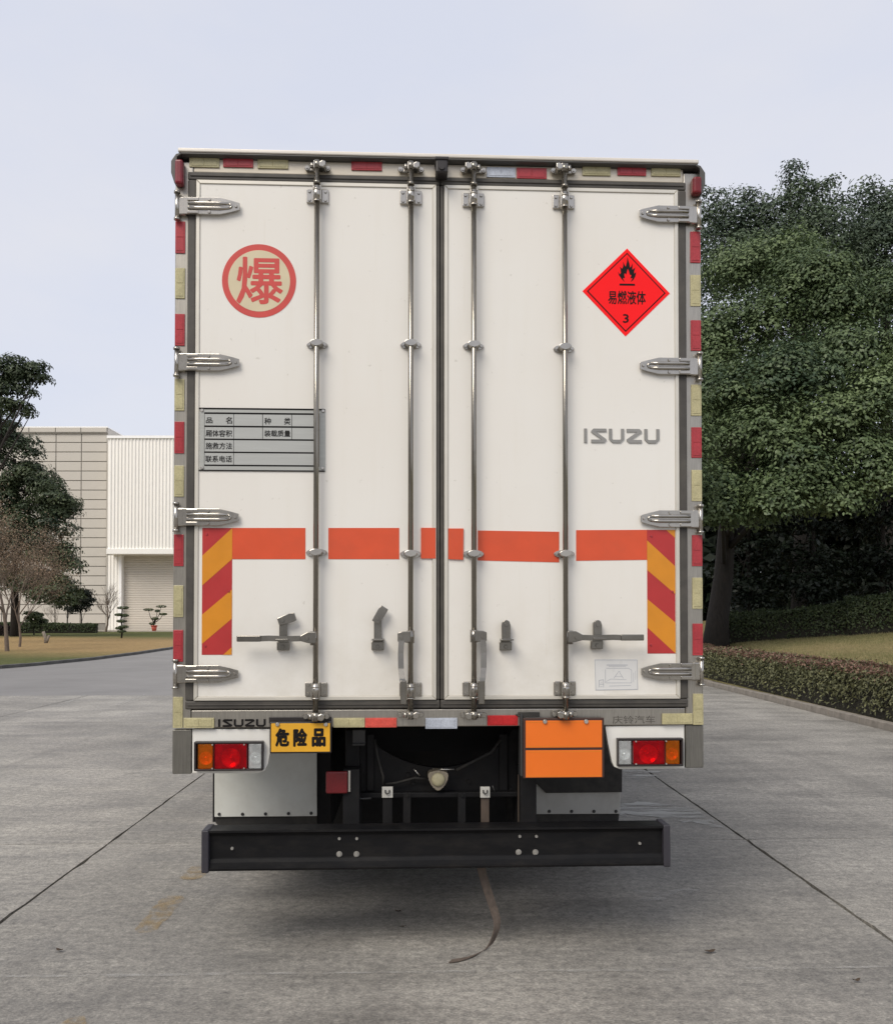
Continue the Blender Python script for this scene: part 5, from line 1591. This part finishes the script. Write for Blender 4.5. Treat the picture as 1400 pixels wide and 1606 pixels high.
# chassis ---------------------------------------------------------
mb = MB()
for s in (-1, 1):
    mb.box(s*0.43-0.035, s*0.43+0.035, 0.25, 8.6, 0.80, 1.03, 0.006)
for yy in (0.9, 2.2, 3.6, 5.0, 6.4): mb.box(-0.43, 0.43, yy, yy+0.08, 0.82, 1.0)
ch = mb.build('chassis_frame', M['black_metal'], T)
mb = MB()
for yy in np.arange(0.35, 7.2, 0.5): mb.box(-1.2, 1.2, yy, yy+0.06, 1.031, 1.075)
mb.box(-1.22, 1.22, 0.13, 7.3, 1.076, 1.088)
mb.build('floor_beam', M['black_metal'], T)
# end crossmember with a hollowed top edge
CY_ = 0.30
pts = [P(552, 1143, CY_), P(575, 1143, CY_)]
for i in range(13):
    a = i/12; px = 580 + 215*a; pts.append(P(px, 1160 + 44*sin(pi*a)**0.8, CY_))
pts += [P(803, 1143, CY_), P(816, 1143, CY_), P(816, 1246, CY_), P(800, 1251, CY_), P(560, 1251, CY_), P(552, 1246, CY_)]
mb = MB(); mb.prism(pts, CY_, CY_+0.04, 0.004)
for (a, b) in ((575, 587), (782, 796)):
    x0, x1, z0, z1 = R(a, b, 1150, 1240, CY_); mb.box(x0, x1, CY_-0.02, CY_+0.002, z0, z1, 0.006)
x0, x1, z0, z1 = R(556, 812, 1243, 1251, CY_-0.05); mb.box(x0, x1, CY_-0.05, CY_+0.03, z0, z1, 0.004)
for px, py in ((555, 1215), (556, 1236), (640, 1215), (735, 1225), (790, 1180), (800, 1238), (566, 1170), (648, 1227)):
    x, z = P(px, py, CY_); mb.cyl((x, CY_, z), (x, CY_-0.015, z), 0.010, n=8)
mb.build('end_crossmember', M['black_metal'], T)
mb = MB(); x0, x1, z0, z1 = R(553, 573, 1144, 1168, 0.2); mb.box(x0, x1, 0.19, 0.22, z0, z1, 0.004); mb.box(x0, x1, 0.17, 0.2, z0, z0+0.008, 0.002); mb.build('mounting_plate', M['dark_bolt'], T)
# connector
x, z = P(687, 1222.5, 0.22)
mb = MB()
pts = []
for i in range(36):
    a = 2*pi*i/36; rr_ = 0.044 + 0.012*max(0, cos(3*(a-pi/2)+pi))
    pts.append((x + rr_*cos(a), z + rr_*sin(a)))
mb.prism(pts, 0.22, 0.30, 0.003); cn = mb.build('trailer_connector', M['connector_ring'], T)
mb = MB(); mb.ball((x, 0.215, z), 0.034, 1, 0.45, 1, 20, 12); mb.build('connector_cap', M['connector'], cn)
mb = MB(); mb.tube([(x, 0.24, z+0.045), (x+0.03, 0.235, z+0.047), (x+0.08, 0.24, z+0.046)], 0.004, 6); mb.tube([(x-0.12, 0.27, z+0.045), (x-0.09, 0.265, z+0.01)], 0.004, 6); mb.build('wire', M['bolt'], T)
# hanging wire and hoses
mb = MB()
mb.tube([tuple((P(a, b, 0.24)[0], 0.24, P(a, b, 0.24)[1])) for a, b in ((588, 1160), (592, 1185), (597, 1205), (601, 1218), (600, 1232))], 0.006, 7)
mb.tube([tuple((P(a, b, 0.26)[0], 0.26, P(a, b, 0.26)[1])) for a, b in ((601, 1230), (620, 1228), (650, 1220), (668, 1222))], 0.006, 7)
mb.build('brake_hose', M['rubber'], T)
mb = MB()
mb.tube([tuple((P(a, b, 0.26)[0], 0.26, P(a, b, 0.26)[1])) for a, b in ((785, 1160), (770, 1180), (740, 1195), (715, 1208))], 0.008, 7)
mb.build('brake_hose', M['rubber'], T)
mb = MB(); mb.tube([tuple((P(a, b, 0.2)[0], 0.2, P(a, b, 0.2)[1])) for a, b in ((555, 1236), (556, 1250), (562, 1253), (582, 1252))], 0.005, 6)
mb.tube([tuple((P(a, b, 0.2)[0], 0.2, P(a, b, 0.2)[1])) for a, b in ((772, 1232), (776, 1243))], 0.004, 6); mb.build('wire', M['dark_bolt'], T)
# fog lamp
x0, x1, z0, z1 = R(511, 545, 1210, 1245, 0.12)
mb = MB(); mb.box(x0, x1, 0.12, 0.135, z0, z1, 0.008, 3); fg = mb.build('fog_lamp', M['ref_fog'], T)
mb = MB(); mb.box(x0+0.01, x1-0.01, 0.136, 0.19, z0+0.01, z1-0.01, 0.006); mb.build('lamp_housing', M['lamp_black'], fg)
x0, x1, z0, z1 = R(546, 549.5, 1209, 1242, 0.13); mb = MB(); mb.box(x0, x1, 0.13, 0.2, z0, z1, 0.001); mb.build('lamp_bracket', M['bolt'], fg)
# hangers from the crossmember down to the bumper
for (a, b, t_, m) in ((539, 551, 1246, 'black_metal'), (632, 644, 1243, 'black_metal'), (718, 730, 1243, 'black_metal'), (812, 824, 1215, 'rusty')):
    x0, x1, z0, z1 = R(a, b, t_, 1310, 0.20)
    mb = MB(); mb.box(x0, x1, 0.195, 0.215, z0, z1, 0.003); 
    if m != 'rusty': mb.cyl(((x0+x1)/2, 0.196, z1-0.012), ((x0+x1)/2, 0.185, z1-0.012), 0.010, 0.008, 12)
    mb.build('bumper_hanger', M[m], T)
for (a, b) in ((599, 616), (753, 768)):
    x0, x1, z0, z1 = R(a+1, b-1, 1250, 1310, 0.18)
    mb = MB(); mb.box(x0, x1, 0.18, 0.188, z0, z1, 0.002); ss = mb.build('strap', M['black_metal'] if a < 650 else M['rusty'], T)
    x0, x1, z0, z1 = R(a, b, 1234, 1251, 0.175)
    mb = MB(); mb.box(x0, x1, 0.17, 0.186, z0, z1, 0.002); mb.build('strap_bracket', M['tag_white'], ss)
    mb = MB(); xm, zm_ = (x0+x1)/2, (z0+z1)/2+0.004; mb.tube([(xm-0.010, 0.168, zm_+0.008), (xm-0.009, 0.162, zm_-0.004), (xm, 0.160, zm_-0.010), (xm+0.009, 0.162, zm_-0.004), (xm+0.010, 0.168, zm_+0.008)], 0.0035, 6)
    mb.build('strap_loop', M['dark_bolt'], ss)
x0, x1, z0, z1 = R(594, 618, 1296.5, 1299, 0.1); mb = MB(); mb.box(x0, x1, 0.10, 0.12, z0, z1, 0.001); mb.build('clip', M['bolt'], T)

# splash panels with rubber skirts --------------------------------
def splash(yo, top, panel, skirt, bolts, m, blackpoly=None):
    mb = MB(); mb.prism([P(x, y, yo) for x, y in panel], yo, yo+0.012, 0.003)
    sp_ = mb.build('splash_panel', M[m], T)
    mb = MB(); mb.prism([P(x, y, yo) for x, y in skirt], yo+0.013, yo+0.028, 0.003); mb.build('rubber_skirt', M['rubber'], sp_)
    mb = MB()
    for px, py in bolts:
        x, z = P(px, py, yo); mb.cyl((x, yo, z), (x, yo-0.006, z), 0.009 if yo < 1 else 0.011, 0.007, 10)
    mb.build('bolt', M['dark_bolt'], sp_)
    if blackpoly:
        mb = MB(); mb.prism([P(x, y, yo-0.02) for x, y in blackpoly], yo-0.02, yo-0.008, 0.003); mb.build('rubber_flap', M['rubber'], sp_)
splash(0.55, 0, [(336.5, 1150), (497, 1150), (497, 1280), (336.5, 1281.5)], [(337, 1275), (497, 1275), (497, 1297), (345, 1300), (337, 1291)],
       [(344, 1277), (380.5, 1277), (416.5, 1276.5), (452.5, 1276), (488, 1275.5)], 'splash')
splash(1.35, 0, [(829, 1150), (974, 1150), (972, 1276.5), (829.5, 1277)], [(830, 1270), (972, 1270), (970, 1294), (965, 1296), (832, 1297)],
       [(861, 1272.5), (896, 1272.5), (931, 1272.5), (965.5, 1272.5)], 'splash_grey', [(828, 1140), (976, 1140), (975, 1242.5), (856, 1244), (828, 1217)])
mb = MB(); x0, x1, z0, z1 = R(497, 520, 1150, 1300, 0.6); mb.box(x0, x1, 0.58, 1.6, z0, z1, 0.003); mb.build('mudguard_bracket', M['black_metal'], T)
mb = MB(); mb.box(-1.19, -1.17, 0.6, 1.8, 0.5, 1.0); mb.box(1.15, 1.17, 1.4, 1.8, 0.4, 1.0); mb.build('mudguard', M['black_metal'], T)

for s in (-1, 1):
    mb = MB(); mb.box(s*0.86-0.37, s*0.86+0.37, 1.72, 1.735, 0.06, 1.0, 0.003); mb.build('light_block_flap', M['rubber'], T)  # added out of sight to block light under the truck
mb = MB(); mb.box(-0.485, 0.485, 1.60, 1.64, 0.12, 1.02, 0.004); mb.build('light_block_shield', M['black_metal'], T)  # added plate, keeps light out of the gap below the crossmember
mb = MB(); mb.cyl((0, 2.5, 0.6), (0, 6.9, 0.75), 0.07, n=12); mb.build('drive_shaft', M['black_metal'], T)
for s in (-1, 1):
    mb = MB(); mb.box(s*0.85-0.3, s*0.85+0.3, 3.6, 5.2, 0.45, 0.98, 0.03); mb.build('fuel_tank', M['black_metal'], T)

# bumper ----------------------------------------------------------
BY0 = 0.02
xl, xr2, zb0, zb1 = R(319, 1048, 1299.5, 1362, BY0)
mb = MB()
pr = [(BY0, zb1), (BY0+0.12, zb1), (BY0+0.12, zb1-0.008), (BY0+0.045, zb1-0.010), (BY0+0.038, zb1-0.022), (BY0+0.038, zb0+0.045), (BY0+0.022, zb0+0.040), (BY0+0.020, zb0+0.030), (BY0+0.034, zb0+0.022), (BY0+0.034, zb0+0.012), (BY0+0.12, zb0+0.008), (BY0+0.12, zb0), (BY0, zb0), (BY0-0.004, zb0+0.010), (BY0+0.006, zb0+0.016), (BY0+0.010, zb0+0.036), (BY0+0.016, zb0+0.052), (BY0+0.022, zb0+0.056), (BY0+0.022, zb1-0.030), (BY0+0.014, zb1-0.018), (BY0, zb1-0.010)]
mb.prism_x(pr, xl+0.01, xr2-0.01, 0.0)
bp = mb.build('rear_bumper', M['bumper'], T)
mb = MB()
mb.prism_x([(BY0-0.008, zb0-0.008), (BY0-0.008, zb1+0.004), (BY0+0.13, zb1+0.004), (BY0+0.13, zb0-0.008)], xl-0.008, xl+0.026, 0.006)
mb.build('end_cap', M['bumper_end'], bp)
mb = MB()
mb.prism_x([(BY0-0.008, zb0-0.006), (BY0-0.004, zb1+0.006), (BY0+0.13, zb1+0.006), (BY0+0.13, zb0-0.006)], xr2-0.026, xr2+0.008, 0.006)
mb.build('end_cap', M['bumper_end'], bp)
mb = MB()
for px, py in ((532, 1340), (559, 1340), (813, 1337), (839.5, 1337)):
    x, z = P(px, py, BY0+0.015); mb.cyl((x, BY0+0.022, z), (x, BY0+0.010, z), 0.010, 0.009, 6); mb.cyl((x, BY0+0.0215, z), (x, BY0+0.018, z), 0.014, n=16)
for px, py in ((532, 1315.5), (559.5, 1315.5), (815, 1312), (841, 1312), (1003, 1323), (364, 1331)):
    x, z = P(px, py, BY0+0.015); mb.cyl((x, BY0+0.022, z), (x, BY0+0.014, z), 0.008, 0.007, 6)
mb.build('bolt', M['bolt_dull'], bp)
for s in (-0.43, 0.43):
    mb = MB(); mb.box(s-0.04, s+0.04, BY0+0.121, 0.45, 0.46, 0.85, 0.004); mb.build('bumper_support', M['black_metal'], bp)

# earthing strap dragging on the ground ---------------------------
def loc_of(v): 
    dx, dy = v.x-TX, v.y-TD
    return (dx*TC + dy*TS, -dx*TS + dy*TC, v.z)
pts = []
for a, b, yo in ((752, 1345, 0.16), (757, 1372, 0.16), (767, 1405, 0.15), (776, 1432, 0.14), (779.5, 1447, 0.13), (777, 1462, 0.115)):
    x, z = P(a, b, yo); pts.append((x, yo, z))
for a, b in ((768, 1482), (752, 1495), (730, 1504), (706, 1508)):
    v = ground(a, b, 0.004 if b > 1490 else 0.012); pts.append(loc_of(v))
mb = MB()
rows_ = []
V = [Vector(p) for p in pts]
sm = []
for i in range(len(V)-1):
    p0, p1, p2, p3 = V[max(0, i-1)], V[i], V[i+1], V[min(len(V)-1, i+2)]
    for k in range(4):
        t = k/4
        sm.append(0.5*((2*p1) + (p2-p0)*t + (2*p0-5*p1+4*p2-p3)*t*t + (3*p1-p0-3*p2+p3)*t*t*t))
sm.append(V[-1])
for i, p in enumerate(sm):
    f = i/(len(sm)-1)
    w = Vector((cos(0.9*f+0.25), sin(0.9*f+0.25)*1.0, 0.1*(1-f))).normalized()*0.022
    d_ = (sm[min(i+1, len(sm)-1)] - sm[max(0, i-1)]).normalized()
    nrm = d_.cross(w).normalized()*0.0016
    if p.z < 0.006: p = Vector((p.x, p.y, 0.006))
    rows_.append([mb.bm.verts.new(q) for q in (p-w-nrm, p+w-nrm, p+w+nrm, p-w+nrm)])
for a_, b_ in zip(rows_, rows_[1:]):
    for k in range(4):
        j = (k+1) % 4; mb.bm.faces.new((a_[k], a_[j], b_[j], b_[k]))
mb.bm.faces.new(rows_[0][::-1]); mb.bm.faces.new(rows_[-1])
tag(mb.build('ground_strap', M['strap'], T), 'worn webbing strap hanging from under the bumper and trailing on the concrete')

# axles and wheels ------------------------------------------------
def wheel(xc, y, r_, w, dual):
    prof = [(-w/2, r_*0.58), (-w/2, r_*0.9), (-w*0.36, r_*0.985), (-w*0.18, r_), (-w*0.15, r_*0.975), (-w*0.12, r_), (0.12*w, r_), (0.15*w, r_*0.975), (0.18*w, r_), (w*0.36, r_*0.985), (w/2, r_*0.9), (w/2, r_*0.58)]
    root = None
    mb = MB(); mb.lathe_x(prof, (0, 0, 0)); 
    root = mb.build('wheel', M['rubber'], T, loc=(xc, y, r_))
    mb = MB(); mb.lathe_x([(-w*0.42, r_*0.59), (-w*0.3, r_*0.5), (-w*0.05, r_*0.44), (-w*0.05, 0.04), (w*0.05, 0.04), (w*0.05, r_*0.44), (w*0.3, r_*0.5), (w*0.42, r_*0.59)], (0, 0, 0))
    mb.build('rim', M['splash_grey'], root)
for s in (-1, 1):
    wheel(s*1.02, 2.35, 0.47, 0.26, True); wheel(s*0.72, 2.35, 0.47, 0.26, True); wheel(s*1.0, 7.95, 0.47, 0.27, False)
mb = MB(); mb.cyl((-0.6, 2.35, 0.47), (0.6, 2.35, 0.47), 0.09, n=14); mb.ball((0, 2.35, 0.47), 0.22, 1, 1, 1); mb.build('axle', M['black_metal'], T)
mb = MB(); mb.cyl((-0.9, 7.95, 0.47), (0.9, 7.95, 0.47), 0.06); mb.build('axle', M['black_metal'], T)
mb = MB()
for s in (-1, 1): mb.box(s*0.5-0.04, s*0.5+0.04, 1.6, 3.1, 0.60, 0.72, 0.01)
mb.build('leaf_spring', M['black_metal'], T)
# cab (hidden behind the box from here)
mb = MB(); mb.prism_x([(7.55, 0.62), (7.55, 2.55), (7.75, 2.68), (8.7, 2.66), (9.05, 2.45), (9.3, 1.5), (9.34, 0.62)], -1.1, 1.1, 0.05)
cb = mb.build('cab', M['white'], T)
mb = MB(); mb.prism([(-0.95, 1.62), (0.95, 1.62), (0.9, 2.35), (-0.9, 2.35)], 9.0, 9.3); mb.build('windscreen', M['glass'], cb)
for s in (-1, 1):
    mb = MB(); mb.box(s*1.105-0.006, s*1.105+0.006, 8.05, 8.85, 1.65, 2.35, 0.004); mb.build('side_window', M['glass'], cb)
    mb = MB(); mb.box(s*1.33-0.1, s*1.33+0.1, 9.05, 9.12, 1.7, 2.1, 0.02); mb.tube([(s*1.1, 9.0, 2.2), (s*1.33, 9.08, 2.1)], 0.015); mb.build('mirror', M['lamp_black'], cb)

print('leaves', NL)
